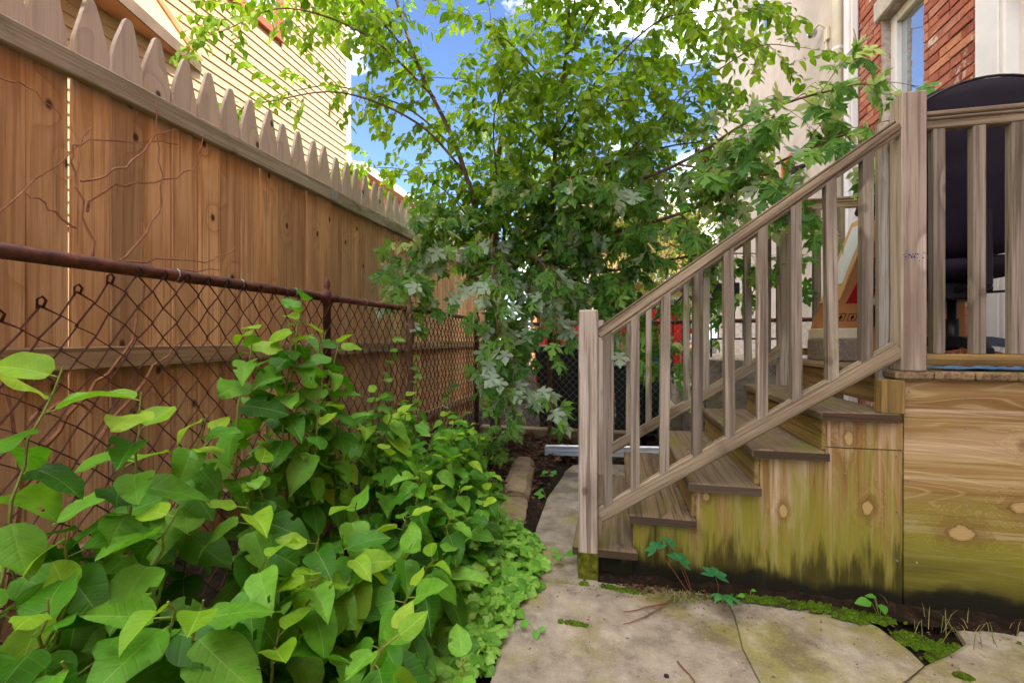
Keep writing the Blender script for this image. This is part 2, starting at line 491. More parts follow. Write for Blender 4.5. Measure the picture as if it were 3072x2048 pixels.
leafmat('creeper_leaf', [C(44, 110, 66), C(58, 126, 70), C(74, 142, 70)], veins=(C(110, 170, 110), 8.0, 0.8), trans=0.25)
leafmat('weed_leaf', [C(84, 150, 40), C(110, 172, 60)], trans=0.35)
leafmat('grass_leaf', [C(96, 122, 46), C(150, 146, 84), C(176, 160, 104)], trans=0.3)
leafmat('litter_leaf', [C(58, 40, 30), C(86, 60, 44), C(118, 82, 58), C(74, 50, 44)], trans=0.1, rough=0.8, spec=0.1, tcol=(1.0, 0.9, 0.8))

# ------------------------------------------------------------------ geometry helpers
W = {}          # world matrix of every object, by name


class MB:
    def __init__(self):
        self.v, self.f, self.uv = [], [], []
        self.n = 0

    def add(self, verts, faces, uvs=None):
        verts = np.asarray(verts, float).reshape(-1, 3)
        self.v.append(verts)
        self.f += [tuple(i + self.n for i in fc) for fc in faces]
        self.uv.append(np.asarray(uvs, float) if uvs is not None else np.zeros((len(verts), 2)))
        self.n += len(verts)

    def box(self, x0, x1, y0, y1, z0, z1):
        self.add([(x, y, z) for x in (x0, x1) for y in (y0, y1) for z in (z0, z1)],
                 [(0, 1, 3, 2), (4, 6, 7, 5), (0, 4, 5, 1), (2, 3, 7, 6), (0, 2, 6, 4), (1, 5, 7, 3)])

    def cbox(self, x0, x1, y0, y1, z0, z1, c=0.004):
        """box with chamfered edges"""
        P, idx = [], {}
        lo, hi = (x0, y0, z0), (x1, y1, z1)
        for sx in (0, 1):
            for sy in (0, 1):
                for sz in (0, 1):
                    s = (sx, sy, sz)
                    for ax in range(3):
                        p = [0, 0, 0]
                        for k in range(3):
                            base = hi[k] if s[k] else lo[k]
                            p[k] = base if k == ax else base + (-c if s[k] else c)
                        idx[s + (ax,)] = len(P)
                        P.append(p)
        F = []
        for ax in range(3):
            a, b = [(1, 2), (2, 0), (0, 1)][ax]
            for sv in (0, 1):
                q = []
                for (sa, sb) in ((0, 0), (1, 0), (1, 1), (0, 1)):
                    s = [0, 0, 0]
                    s[ax] = sv
                    s[a] = sa
                    s[b] = sb
                    q.append(idx[tuple(s) + (ax,)])
                F.append(tuple(q if sv else q[::-1]))
            for sa in (0, 1):
                for sb in (0, 1):
                    s0, s1 = [0, 0, 0], [0, 0, 0]
                    for s in (s0, s1):
                        s[a], s[b] = sa, sb
                    s1[ax] = 1
                    q = [idx[tuple(s0) + (a,)], idx[tuple(s1) + (a,)], idx[tuple(s1) + (b,)], idx[tuple(s0) + (b,)]]
                    F.append(tuple(q if (sa ^ sb) else q[::-1]))
        for sx in (0, 1):
            for sy in (0, 1):
                for sz in (0, 1):
                    q = [idx[(sx, sy, sz, k)] for k in range(3)]
                    F.append(tuple(q if (sx + sy + sz) % 2 else q[::-1]))
        self.add(P, F)

    def prism(self, poly, z0, z1):
        """polygon in XY (counter clockwise) extruded in Z"""
        n = len(poly)
        V = [(x, y, z0) for x, y in poly] + [(x, y, z1) for x, y in poly]
        F = [tuple(range(n - 1, -1, -1)), tuple(range(n, 2 * n))]
        F += [(i, (i + 1) % n, n + (i + 1) % n, n + i) for i in range(n)]
        self.add(V, F)

    def tube(self, pts, r, n=8, cap=True):
        pts = [Vector(p) for p in pts]
        k = len(pts)
        rr = r if isinstance(r, (list, tuple)) else [r] * k
        V, F = [], []
        t0 = (pts[1] - pts[0]).normalized()
        ref = Vector((0, 0, 1)) if abs(t0.z) < 0.9 else Vector((1, 0, 0))
        side = t0.cross(ref).normalized()
        for i, p in enumerate(pts):
            t = (pts[min(i + 1, k - 1)] - pts[max(i - 1, 0)])
            if t.length < 1e-9:
                t = t0
            t = t.normalized()
            side = (side - t * side.dot(t))
            side = side.normalized() if side.length > 1e-6 else t.orthogonal().normalized()
            up = side.cross(t)
            for j in range(n):
                an = 2 * math.pi * j / n
                V.append(p + (side * math.cos(an) + up * math.sin(an)) * rr[i])
        for i in range(k - 1):
            for j in range(n):
                a, b = i * n + j, i * n + (j + 1) % n
                F.append((a, a + n, b + n, b))
        if cap:
            F.append(tuple(range(n)))
            F.append(tuple(range(k * n - 1, (k - 1) * n - 1, -1)))
        self.add([tuple(p) for p in V], F)

    def lathe(self, prof, n=16, center=(0, 0, 0)):
        """prof: list of (radius, z)"""
        V, F = [], []
        for r_, z in prof:
            for j in range(n):
                an = 2 * math.pi * j / n
                V.append((center[0] + r_ * math.cos(an), center[1] + r_ * math.sin(an), center[2] + z))
        for i in range(len(prof) - 1):
            for j in range(n):
                a, b = i * n + j, i * n + (j + 1) % n
                F.append((a, b, b + n, a + n))
        F.append(tuple(range(n - 1, -1, -1)))
        F.append(tuple(range((len(prof) - 1) * n, len(prof) * n)))
        self.add(V, F)

    def mesh(self, name, mat, smooth=False):
        me = bpy.data.meshes.new(name)
        V = np.concatenate(self.v) if self.v else np.zeros((0, 3))
        me.from_pydata(V.tolist(), [], self.f)
        UV = np.concatenate(self.uv)
        lay = me.uv_layers.new(name='UVMap')
        li = np.empty(len(me.loops), dtype=np.int32)
        me.loops.foreach_get('vertex_index', li)
        lay.data.foreach_set('uv', UV[li].astype(np.float32).ravel())
        for mm in (mat if isinstance(mat, (list, tuple)) else [mat]):
            me.materials.append(M[mm])
        if smooth:
            me.polygons.foreach_set('use_smooth', [True] * len(me.polygons))
        me.update()
        return me

    def build(self, name, mat, parent=None, mw=None, smooth=False):
        return link(name, self.mesh(name, mat, smooth), parent, mw)


def link(name, me, parent=None, mw=None):
    o = bpy.data.objects.new(name, me)
    COL.objects.link(o)
    mw = mw.copy() if mw is not None else Matrix.Identity(4)
    if parent is not None:
        o.parent = parent
        o.matrix_parent_inverse = W[parent.name].inverted()
    o.matrix_basis = mw
    W[o.name] = mw
    return o


def tag(o, label=None, cat=None, group=None, kind=None):
    if label:
        o['label'] = label
    if cat:
        o['category'] = cat
    if group:
        o['group'] = group
    if kind:
        o['kind'] = kind
    return o


def thing(name, loc, label, cat, group=None):
    o = link(name, None, None, Matrix.Translation(loc))
    o.empty_display_size = 0.1
    return tag(o, label, cat, group)


def basis(xdir, ydir, loc):
    """matrix whose local X runs along xdir and local Y roughly along ydir"""
    x = Vector(xdir).normalized()
    y = Vector(ydir)
    y = (y - x * y.dot(x)).normalized()
    z = x.cross(y)
    m = Matrix((x, y, z)).transposed().to_4x4()
    m.translation = Vector(loc)
    return m


_plank_cache = {}


def plank(name, p0, p1, width, thick, wdir, mat, parent, ch=0.004):
    """straight piece of timber from p0 to p1 (centre line); width measured along wdir"""
    p0, p1 = Vector(p0), Vector(p1)
    L = (p1 - p0).length
    key = (round(L, 4), round(width, 4), round(thick, 4), mat, ch)
    if key not in _plank_cache:
        b = MB()
        b.cbox(-L / 2, L / 2, -width / 2, width / 2, -thick / 2, thick / 2, ch)
        _plank_cache[key] = b.mesh(name, mat)
    return link(name, _plank_cache[key], parent, basis(p1 - p0, wdir, (p0 + p1) / 2))


def bez(pts, k=6):
    """smooth polyline through control points (Catmull-Rom)"""
    P = [Vector(p) for p in pts]
    P = [P[0] * 2 - P[1]] + P + [P[-1] * 2 - P[-2]]
    out = []
    for i in range(1, len(P) - 2):
        for j in range(k):
            t = j / k
            a, b, c, d = P[i - 1], P[i], P[i + 1], P[i + 2]
            out.append(0.5 * ((2 * b) + (c - a) * t + (2 * a - 5 * b + 4 * c - d) * t * t + (3 * b - a - 3 * c + d) * t ** 3))
    out.append(P[-2])
    return out


def lerp(a, b, t):
    return a + (b - a) * t


def cam_depth(p):
    return -p[0] * math.sin(CAM_YAW) + p[1] * math.cos(CAM_YAW)


def in_view(p, m=0.05):
    d = cam_depth(p)
    if d < 0.2:
        return False
    l = p[0] * math.cos(CAM_YAW) + p[1] * math.sin(CAM_YAW)
    return abs(l / d) < 1.125 + m and abs((p[2] - CAM_H) / d) < 0.75 + m


# ================================================================== the setting
def grid_sheet(name, xs, ys, zf, mat, kind='structure', smooth=True):
    b = MB()
    V = [(x, y, zf(x, y)) for x in xs for y in ys]
    ny = len(ys)
    F = [(i * ny + j, (i + 1) * ny + j, (i + 1) * ny + j + 1, i * ny + j + 1) for i in range(len(xs) - 1) for j in range(ny - 1)]
    b.add(V, F)
    o = b.build(name, mat, smooth=smooth)
    tag(o, kind=kind)
    return o


def hn(x, y, s=1.0, seed=0.0):
    return (math.sin(x * 5.1 * s + 1.3 + seed) * math.cos(y * 4.3 * s - 0.7 + seed) + 0.5 * math.sin(x * 13.7 * s + y * 9.1 * s + seed) + 0.25 * math.sin(x * 31 * s - y * 27 * s))


def soil_z(x, y):
    z = -0.035
    if x < -0.45 and 0 < y < 5.2 and x > -2.3:
        z += 0.05 + 0.03 * min(1, (-0.45 - x) * 2) + 0.012 * hn(x, y, 1.5)
    elif 4.2 < y < 5.3 and -2.3 < x < 2:
        z += 0.03 + 0.012 * hn(x, y, 1.5)
    return z


xs = [-400, -120, -40, -12, -6, -3.2] + [round(-2.4 + 0.07 * i, 3) for i in range(65)] + [2.6, 4, 8, 20, 60, 150, 400]
ys = [-400, -100, -30, -8, -2, 0] + [round(0.2 + 0.08 * i, 3) for i in range(70)] + [6.2, 7.5, 10, 16, 30, 80, 200, 600]
ground = grid_sheet('ground', xs, ys, soil_z, 'soil')

# concrete patio and path: separate slabs, real joints
patio = thing('patio', (0, 1, 0), None, None)
tag(patio, kind='structure')


def rough_poly(pts, step=0.05, amp=0.0004, seed=1):
    rr = random.Random(seed)
    out = []
    n = len(pts)
    for i in range(n):
        a, b_ = pts[i], pts[(i + 1) % n]
        L = math.hypot(b_[0] - a[0], b_[1] - a[1])
        k = max(1, int(L / step))
        for j in range(k):
            t = j / k
            jx = rr.uniform(-amp, amp) if j else 0
            jy = rr.uniform(-amp, amp) if j else 0
            out.append((lerp(a[0], b_[0], t) + jx, lerp(a[1], b_[1], t) + jy))
    return out


def slab(poly, z1, mat, seed, z0=-0.09, tilt=0.0):
    b = MB()
    poly = rough_poly(poly, seed=seed)
    cx = sum(p[0] for p in poly) / len(poly)
    cy = sum(p[1] for p in poly) / len(poly)
    inner = [(lerp(p[0], cx, 0.008), lerp(p[1], cy, 0.008)) for p in poly]
    n = len(poly)
    V = [(x, y, z0) for x, y in poly] + [(x, y, z1 - 0.008) for x, y in poly] + [(x, y, z1) for x, y in inner]
    F = []
    for i in range(n):
        j = (i + 1) % n
        F += [(i, j, n + j, n + i), (n + i, n + j, 2 * n + j, 2 * n + i)]
    F.append(tuple(range(2 * n, 3 * n)))
    b.add(V, F)
    return b.build('slab', mat, patio)


J1 = [(0.462, -1.5), (0.462, 0.9), (0.456, 1.30), (0.461, 1.62), (0.449, 1.80), (0.470, 2.0), (0.466, 2.13), (0.462, 2.6)]
J2 = [(0.812, -1.5), (0.838, 1.3), (0.866, 1.52), (0.862, 1.70), (0.94, 1.76), (1.038, 1.85)]
slab([(-0.44, -1.5)] + J1 + [(-0.10, 2.6), (-0.14, 2.10), (-0.41, 2.10), (-0.43, 1.85), (-0.40, 1.45), (-0.44, 0.9)], 0.0, 'concrete', 1)
slab([(x + 0.0012, y) for x, y in J1[:1]] + J2 + [(1.035, 1.92), (1.00, 2.05), (0.95, 2.13), (0.95, 2.6)] + [(x + 0.0012, y) for x, y in J1[:0:-1]], -0.001, 'concrete_green', 2)
slab([(x + 0.003, y) for x, y in J2[:1]] + [(3.4, -1.5), (3.4, 2.6), (1.42, 2.6), (1.40, 2.15), (1.30, 2.12), (1.27, 2.02), (1.16, 1.93), (1.10, 1.89)] + [(x + 0.002, y - 0.001) for x, y in J2[:0:-1]], -0.003, 'concrete_green', 3)
slab([(-0.42, 2.106), (-0.15, 2.106), (-0.11, 2.6), (0.9, 2.6), (0.9, 3.72), (-0.42, 3.72), (-0.47, 3.2), (-0.46, 2.7)], 0.001, 'concrete_grey', 4)
slab([(-0.41, 3.735), (0.9, 3.735), (0.9, 4.05), (-0.22, 4.06), (-0.36, 3.95)], 0.03, 'concrete_grey', 5)

# low concrete kerb of the planting bed, broken and leaning
kerb = thing('concrete_kerb', (-0.7, 3.2, 0), 'broken concrete kerb edging the planting bed beside the path', 'kerb')
for (ya, yb, xa, xb, zt, sd) in ((2.30, 3.02, -0.60, -0.66, 0.06, 3), (3.03, 3.92, -0.66, -0.78, 0.10, 5)):
    b = MB()
    rr = random.Random(sd)
    N = 9
    ring = [(-0.10, -0.06), (-0.10, 0.6), (-0.06, 0.93), (0.0, 1.0), (0.06, 0.9), (0.10, 0.55), (0.10, -0.06)]
    V = []
    for i in range(N):
        t = i / (N - 1)
        y = lerp(ya, yb, t)
        x = lerp(xa, xb, t)
        for (dx, h) in ring:
            e = 0.86 if i in (0, N - 1) else 1.0
            V.append((x + dx * e + rr.uniform(-.008, .008), y + rr.uniform(-.008, .008), (zt * h * e if h > 0 else -0.08) + rr.uniform(-.006, .006)))
    k = len(ring)
    F = [(i * k + j, (i + 1) * k + j, (i + 1) * k + j + 1, i * k + j + 1) for i in range(N - 1) for j in range(k - 1)]
    F += [tuple(range(k)), tuple(range(N * k - 1, (N - 1) * k - 1, -1))]
    b.add(V, F)
    b.build('kerb_block', 'kerb_concrete', kerb)

# dark soil heaped against the foot of the plywood
b = MB()
N = 60
V = []
for i in range(N + 1):
    x = lerp(-0.08, 2.0, i / N)
    w = 0.035 + 0.02 * hn(x * 3, 0.4) * 0.5 + (0.03 if 0.95 < x < 1.5 else 0)
    zt = 0.022 + 0.010 * hn(x * 4, 1.1)
    V += [(x, 2.195, zt), (x, 2.195 - w * 0.5, zt * 0.75), (x, 2.195 - w, 0.010), (x, 2.195 - w - 0.03, -0.004)]
F = [(i * 4 + j, i * 4 + j + 1, (i + 1) * 4 + j + 1, (i + 1) * 4 + j) for i in range(N) for j in range(3)]
b.add(V, F)
tag(b.build('soil_strip', 'soil', smooth=True), kind='structure')


def moss_patch(cx, cy, rx, ry, z, seed, h=0.010, rot=0.0):
    """cushions of moss: many small domes of different size"""
    rr = random.Random(seed)
    b = MB()
    n = int(40 + 16000 * rx * ry)
    for q in range(n):
        an = rr.uniform(0, 6.283)
        t = math.sqrt(rr.random()) if rr.random() < 0.8 else rr.uniform(0.9, 1.45)
        x, y = rx * t * math.cos(an), ry * t * math.sin(an)
        x, y = cx + x * math.cos(rot) - y * math.sin(rot), cy + x * math.sin(rot) + y * math.cos(rot)
        r_ = rr.uniform(0.006, 0.019) * (0.5 if t > 0.95 else 1.0)
        hh = r_ * rr.uniform(0.35, 0.75)
        V = [(x, y, z + hh)]
        K = 7
        for (f, g) in ((0.6, 0.72), (1.0, -0.1)):
            for j in range(K):
                a_ = 6.283 * j / K + q
                k = r_ * f * rr.uniform(0.8, 1.2)
                V.append((x + k * math.cos(a_), y + k * math.sin(a_), z + hh * g - (0.003 if g < 0 else 0)))
        F = [(0, 1 + j, 1 + (j + 1) % K) for j in range(K)] + [(1 + j, 1 + K + j, 1 + K + (j + 1) % K, 1 + (j + 1) % K) for j in range(K)]
        b.add(V, F)
    return b.build('moss', 'moss', smooth=True)


for i, (x, y, rx, ry, z, rot) in enumerate([
        (0.62, 2.125, 0.12, 0.022, 0.012, 0.0), (0.80, 2.115, 0.14, 0.030, 0.012, -0.05), (0.96, 2.085, 0.12, 0.032, 0.010, -0.35),
        (1.10, 2.02, 0.06, 0.05, -0.02, 0.3), (1.19, 1.985, 0.09, 0.04, -0.02, -0.4), (1.14, 1.92, 0.05, 0.03, -0.022, 0.2), (1.26, 1.96, 0.05, 0.03, -0.022, 0.5),
        (1.50, 2.05, 0.06, 0.02, -0.01, 0.1), (-0.03, 2.10, 0.028, 0.012, 0.0, 0.1), (0.06, 2.085, 0.05, 0.014, 0.0, 0.0), (-0.14, 2.10, 0.014, 0.008, 0.0, 0.0),
        (-0.16, 1.80, 0.06, 0.008, -0.002, -0.2), (1.13, 1.81, 0.02, 0.01, -0.004, 0)]):
    tag(moss_patch(x, y, rx, ry, z, 40 + i), kind='stuff')

# ================================================================== board fence on the left
FX = -2.12
fence = thing('board_fence', (FX, 3.5, 0), 'tall brown wooden board fence with pointed pickets along the left', 'fence')
PITCH = 0.1416
Y0F = 0.583 * 2.12
board_meshes = []
for k in range(6):
    rr = random.Random(70 + k)
    Lb = 2.52 + rr.uniform(-0.01, 0.01)
    hw = 0.0692
    tp = 0.017 + rr.uniform(-0.003, 0.005)
    of = rr.uniform(-0.006, 0.006)
    prof = [(0, -hw), (Lb - 0.205, -hw), (Lb - 0.13, -hw * 0.74), (Lb - 0.012, of - tp), (Lb, of - tp * 0.45), (Lb - 0.002, of + tp * 0.5), (Lb - 0.016, of + tp), (Lb - 0.13, hw * 0.74), (Lb - 0.205, hw), (0, hw)]
    b = MB()
    n = len(prof)
    th = 0.009
    inset = [(x - (0.003 if x > 1 else 0), y * 0.945) for x, y in prof]
    V = [(x, y, -th) for x, y in prof] + [(x, y, th - 0.006) for x, y in prof] + [(x, y, th) for x, y in inset]
    F = [tuple(range(n - 1, -1, -1)), tuple(range(2 * n, 3 * n))]
    for i in range(n):
        j = (i + 1) % n
        F += [(i, j, n + j, n + i), (n + i, n + j, 2 * n + j, 2 * n + i)]
    b.add(V, F)
    board_meshes.append(b.mesh('fence_board', 'fence_wood'))
for i in range(-5, 43):
    rr = random.Random(200 + i)
    y = Y0F + (i + 0.5) * PITCH
    mw = basis((0, 0, 1), (0, -1, 0), (FX + rr.uniform(-0.007, 0.004), y, 0.02 + rr.uniform(-0.008, 0.012)))
    mw = mw @ Matrix.Rotation(rr.uniform(-0.004, 0.004), 4, 'Z')
    link('fence_board', board_meshes[rr.randrange(6)], fence, mw)
# local Z of the boards points to +X (towards the garden); rails stand in front of them
for (ya, yb) in ((0.3, 3.05), (3.056, 5.6), (5.606, 7.3)):
    plank('top_rail', (FX + 0.034, ya, 2.195), (FX + 0.034, yb, 2.195 + 0.008), 0.094, 0.042, (0, 0, 1), 'rail_wood', fence, 0.005)
    plank('middle_rail', (FX + 0.034, ya, 1.042), (FX + 0.034, yb, 1.042), 0.092, 0.042, (0, 0, 1), 'midrail_wood', fence, 0.005)
    plank('bottom_rail', (FX + 0.034, ya, 0.25), (FX + 0.034, yb, 0.25), 0.092, 0.042, (0, 0, 1), 'midrail_wood', fence, 0.005)
for yy in (3.05, 5.6):
    b = MB()
    b.box(FX + 0.0555, FX + 0.0575, yy - 0.045, yy + 0.045, 2.165, 2.235)
    for dy in (-.03, .03):
        for dz in (2.18, 2.22):
            b.tube([(FX + 0.057, yy + dy, dz), (FX + 0.061, yy + dy, dz)], 0.004, 6)
    b.build('metal_bracket', 'grey_wire', fence)

# ================================================================== rusty chain link fence in front of it
CX_ = -1.55
clf = thing('chain_link_fence', (CX_, 2.6, 0), 'rusty chain link fence with top pipe in front of the wooden boards', 'fence')


def chain_mesh(name, axis, s0, s1, p, vp, z0, z1, off, r, mat, parent, sag=None, seed=1, jit=0.003):
    b = MB()
    rr = random.Random(seed)
    nz = int((z1 - z0) / (vp / 2))
    zs = [z1 - k * vp / 2 for k in range(nz + 1)]
    # even wires swing to +, odd to -, so neighbours hook at every half pitch
    m = int((s1 - s0) / (p / 2))
    i = 0
    while True:
        c = s0 + i * p / 2 * 1.0
        if c > s1:
            break
        pts = []
        for k, z in enumerate(zs):
            s = c + (p / 4 + 0.0015) * (1 if (k + i) % 2 else -1)
            w = off + (0.0035 if k % 2 else -0.0035)
            jx = rr.uniform(-jit, jit)
            zz = (z if sag is None else sag(s, z)) + rr.uniform(-jit, jit)
            pts.append((w, s + jx, zz) if axis == 'y' else (s + jx, w, zz))
        b.tube(pts, r, n=4, cap=False)
        i += 1
    # hooked ends over the top
    for q in range(i):
        c = s0 + q * p / 2 + (p / 4) * (1 if q % 2 else -1)
        zt = zs[0] if sag is None else sag(c, zs[0])
        pts = [(off, c - 0.008, zt - 0.012), (off + 0.004, c - 0.010, zt + 0.014), (off + 0.006, c, zt + 0.022), (off + 0.004, c + 0.010, zt + 0.012), (off, c + 0.006, zt - 0.006)]
        if axis != 'y':
            pts = [(y, x, z) for x, y, z in pts]
        b.tube(pts, r, n=4, cap=False)
    o = b.build(name, mat, parent)
    tag(o, kind='stuff')
    return o


def sag_left(s, z):
    k = max(0.0, 1.16 - s)
    return z - k * 0.45 * max(0, (z - 0.2) / 1.1) - 0.01 * math.sin(s * 3.1)


chain_mesh('wire_mesh', 'y', 0.25, 5.0, 0.0868, 0.105, 0.06, 1.325, CX_ + 0.026, 0.0034, 'rust_wire', clf, sag_left, 3)
b = MB()
b.tube([(CX_, y, 1.348) for y in (0.0, 1.0, 2.2)], 0.0215, 14)
b.tube([(CX_, y, 1.348) for y in (2.2, 3.6, 5.0)], 0.0195, 14)
b.tube([(CX_, 2.14, 1.348), (CX_, 2.30, 1.348)], 0.0235, 14)
b.build('top_pipe', 'rust', clf, smooth=True)
for yy, rad in ((0.1, 0.024), (2.22, 0.020), (5.0, 0.028)):
    b = MB()
    b.lathe([(rad, -0.1), (rad, 1.30), (rad * 1.25, 1.30), (rad * 1.25, 1.375), (rad * 0.8, 1.385), (rad * 0.55, 1.395), (rad * 0.85, 1.41), (rad * 0.8, 1.43), (rad * 0.3, 1.455), (0.002, 1.46)], 14, (CX_, yy, 0))
    b.build('post', 'rust', clf, smooth=True)
for yy in (1.33, 1.62, 1.95, 2.6, 3.3, 4.1):
    b = MB()
    b.tube([(CX_ + 0.025 * math.cos(t), yy + 0.004 * t, 1.348 + 0.025 * math.sin(t)) for t in [q * 0.7 - 1.5 for q in range(11)]], 0.0022, 4)
    b.build('tie_wire', 'grey_wire', clf)

# ================================================================== grey chain link fence across the back
BY = 5.0
bcf = thing('chain_link_fence', (0, BY, 0), 'grey chain link fence across the back between bins and stairs', 'fence')
chain_mesh('wire_mesh', 'x', -1.52, 1.93, 0.075, 0.078, 0.13, 1.275, BY - 0.024, 0.0017, 'grey_wire', bcf, None, 5, 0.002)
b = MB()
b.tube([(-1.55, BY, 1.28), (0.2, BY, 1.29), (1.95, BY, 1.31)], 0.021, 12)
b.build('top_pipe', 'rust', bcf, smooth=True)
for xx in (0.30, 1.95):
    b = MB()
    b.lathe([(0.024, -0.1), (0.024, 1.30), (0.030, 1.31), (0.030, 1.34), (0.01, 1.36)], 12, (xx, BY, 0))
    b.build('post', 'rust' if xx > 1 else 'black_iron', bcf, smooth=True)
kb = MB()
kb.cbox(-1.5, 0.25, 4.93, 5.06, -0.05, 0.135, 0.012)
fk = kb.build('concrete_footing', 'kerb_concrete')
tag(fk, 'long low concrete footing under the back chain link fence', 'footing')

# ================================================================== porch with stairs
YN, YF = 2.16, 3.36          # near ends and far ends of the treads
porch = thing('porch_stairs', (0.8, 2.7, 0), 'weathered wooden porch with mossy stairs, balustrades and plywood sides', 'porch')
T = [(-0.20, 0.10, 0.140), (0.060, 0.355, 0.310), (0.320, 0.620, 0.475), (0.582, 0.880, 0.640), (0.848, 1.140, 0.812)]
TH = 0.038
DECK_Z = 0.988
for i, (xa, xb, zt) in enumerate(T):
    # two boards a tread, local X along Y
    wm = xb - xa
    for q in range(1):
        xc = xa + wm / 2 + q * (wm + 0.006)
        o = plank('tread_board', (xc, YN + (0.004 if q else 0), zt - TH / 2), (xc, YF + 0.02, zt - TH / 2), wm, TH, (1, 0, 0), 'tread_wood', porch, 0.006)
        e = MB()
        e.box(xc - wm / 2 + 0.003, xc + wm / 2 - 0.003, YN - 0.004 + (0.004 if q else 0), YN + (0.004 if q else 0) + 0.0015, zt - TH + 0.003, zt - 0.003)
        e.build('end_grain', 'end_wood', o)
    # riser under the front edge
    zb = T[i - 1][2] if i else 0.0
    plank('riser', (xa + 0.03, YN + 0.045, (zt - TH + zb) / 2), (xa + 0.03, YF, (zt - TH + zb) / 2), zt - TH - zb - 0.002, 0.022, (0, 0, 1), 'riser_wood', porch, 0.003)
plank('riser', (1.155, YN + 0.045, 0.895), (1.155, YF, 0.895), 0.125, 0.024, (0, 0, 1), 'riser_wood', porch, 0.003)
# far carriage and inner carriage
for yy in (YF - 0.03,):
    b = MB()
    pts = [(0.06, 0.0)]
    for i, (xa, xb, zt) in enumerate(T):
        pts += [(xa + 0.05, (T[i - 1][2] - 0.04 if i else 0.0)), (xa + 0.05, zt - TH - 0.004)]
    pts += [(1.14, T[-1][2] - TH - 0.004), (1.14, 0.0)]
    poly = [(x, z) for x, z in pts[1:]]
    n = len(poly)
    V = [(x, yy, z) for x, z in poly] + [(x, yy + 0.02, z) for x, z in poly]
    F = [tuple(range(n)), tuple(range(2 * n - 1, n - 1, -1))] + [(i, n + i, n + (i + 1) % n, (i + 1) % n) for i in range(n)]
    b.add(V, F)
    b.build('far_side_panel', 'ply_vertical', porch)

# deck boards run along Y, ends show at the front edge
x = 1.118
rr = random.Random(9)
while x < 2.13:
    w = 0.139
    plank('deck_board', (x + w / 2, YN + rr.uniform(0, 0.004), DECK_Z - 0.018), (x + w / 2, 3.42, DECK_Z - 0.018), w - 0.004, 0.036, (1, 0, 0), 'deck_wood', porch, 0.009)
    x += w
# the plywood cheeks
PY = 2.199
b = MB()
pl = [(0.085, 0.0), (1.160, 0.0), (1.160, 0.655), (0.882, 0.655), (0.882, 0.600), (0.622, 0.600), (0.622, 0.435), (0.357, 0.435), (0.357, 0.270), (0.085, 0.270)]
pl = pl[::1]


def xz_panel(poly, y0, y1):
    b = MB()
    n = len(poly)
    V = [(x, y0, z) for x, z in poly] + [(x, y1, z) for x, z in poly]
    F = [tuple(range(n)), tuple(range(2 * n - 1, n - 1, -1))] + [(i, n + i, n + (i + 1) % n, (i + 1) % n) for i in range(n)]
    b.add(V, F)
    return b


xz_panel(pl, PY, PY + 0.015).build('plywood_panel', 'ply_vertical', porch)
xz_panel([(0.884, 0.660), (1.160, 0.660), (1.160, 0.772), (0.884, 0.772)], PY - 0.003, PY + 0.012).build('plywood_panel', 'ply_vertical', porch)
xz_panel([(1.1655, 0.0), (2.145, 0.0), (2.145, 0.948), (1.1655, 0.948)], PY - 0.002, PY + 0.013).build('plywood_panel', 'ply_horizontal', porch)
xz_panel([(-0.08, 0.0), (0.082, 0.0), (0.082, 0.10), (-0.08, 0.10)], PY, PY + 0.015).build('plywood_panel', 'ply_vertical', porch)
for (sx, sz) in ((0.12, 0.245), (0.90, 0.69), (1.14, 0.69), (1.14, 0.63), (0.95, 0.55), (1.14, 0.40), (1.14, 0.20), (0.66, 0.52), (1.185, 0.90), (1.185, 0.72), (1.185, 0.53), (1.185, 0.36), (1.21, 0.20), (1.38, 0.88), (1.38, 0.76), (1.38, 0.45), (0.52, 0.40)):
    b = MB()
    b.tube([(sx, PY - 0.0055, sz), (sx, PY + 0.002, sz)], 0.0038, 8)
    b.build('screw', 'grey_wire', porch)
# square support under the deck corner
plank('support_post', (1.112, 2.195, 0.812), (1.112, 2.195, 0.951), 0.085, 0.06, (1, 0, 0), 'riser_wood', porch)

# newel posts
def newel(x, y, z0, z1, w, mat='post_wood', slope=0.0):
    b = MB()
    L = z1 - z0
    b.cbox(-L / 2, L / 2, -w / 2, w / 2, -w / 2, w / 2, 0.005)
    return b.build('newel_post', mat, porch, basis((0, 0, 1), (1, 0, 0), (x, y, (z0 + z1) / 2)))


newel(-0.124, 2.147 + 0.0445, -0.02, 1.255, 0.089)
newel(-0.124, YF + 0.03, -0.02, 1.255, 0.089)
newel(1.183, YN + 0.045, DECK_Z, 2.125, 0.089)
newel(1.128, YN + 0.118, DECK_Z - 0.1, 2.05, 0.04)
newel(1.115, YF + 0.03, DECK_Z - 0.2, 2.10, 0.089)
newel(2.085, YN + 0.045, DECK_Z, 2.10, 0.089)
# mossy foot of the first newel
a = NT('mossy_foot', 0.95, 0.1)
pos = a.n('NewGeometry', 0)
nz = a.noise(pos, 40, 5, 0.65)
a.color(a.ramp(nz, [(0.3, C(56, 58, 18)), (0.5, C(92, 96, 26)), (0.7, C(120, 122, 44))]))
a.bump(nz, 0.8, 0.01)
M['mossy_foot'] = a.m
b = MB()
b.cbox(-0.1705, -0.0775, 2.1448, 2.238, -0.01, 0.125, 0.004)
b.build('post_foot', 'mossy_foot', porch)

# stair balustrades: near and far


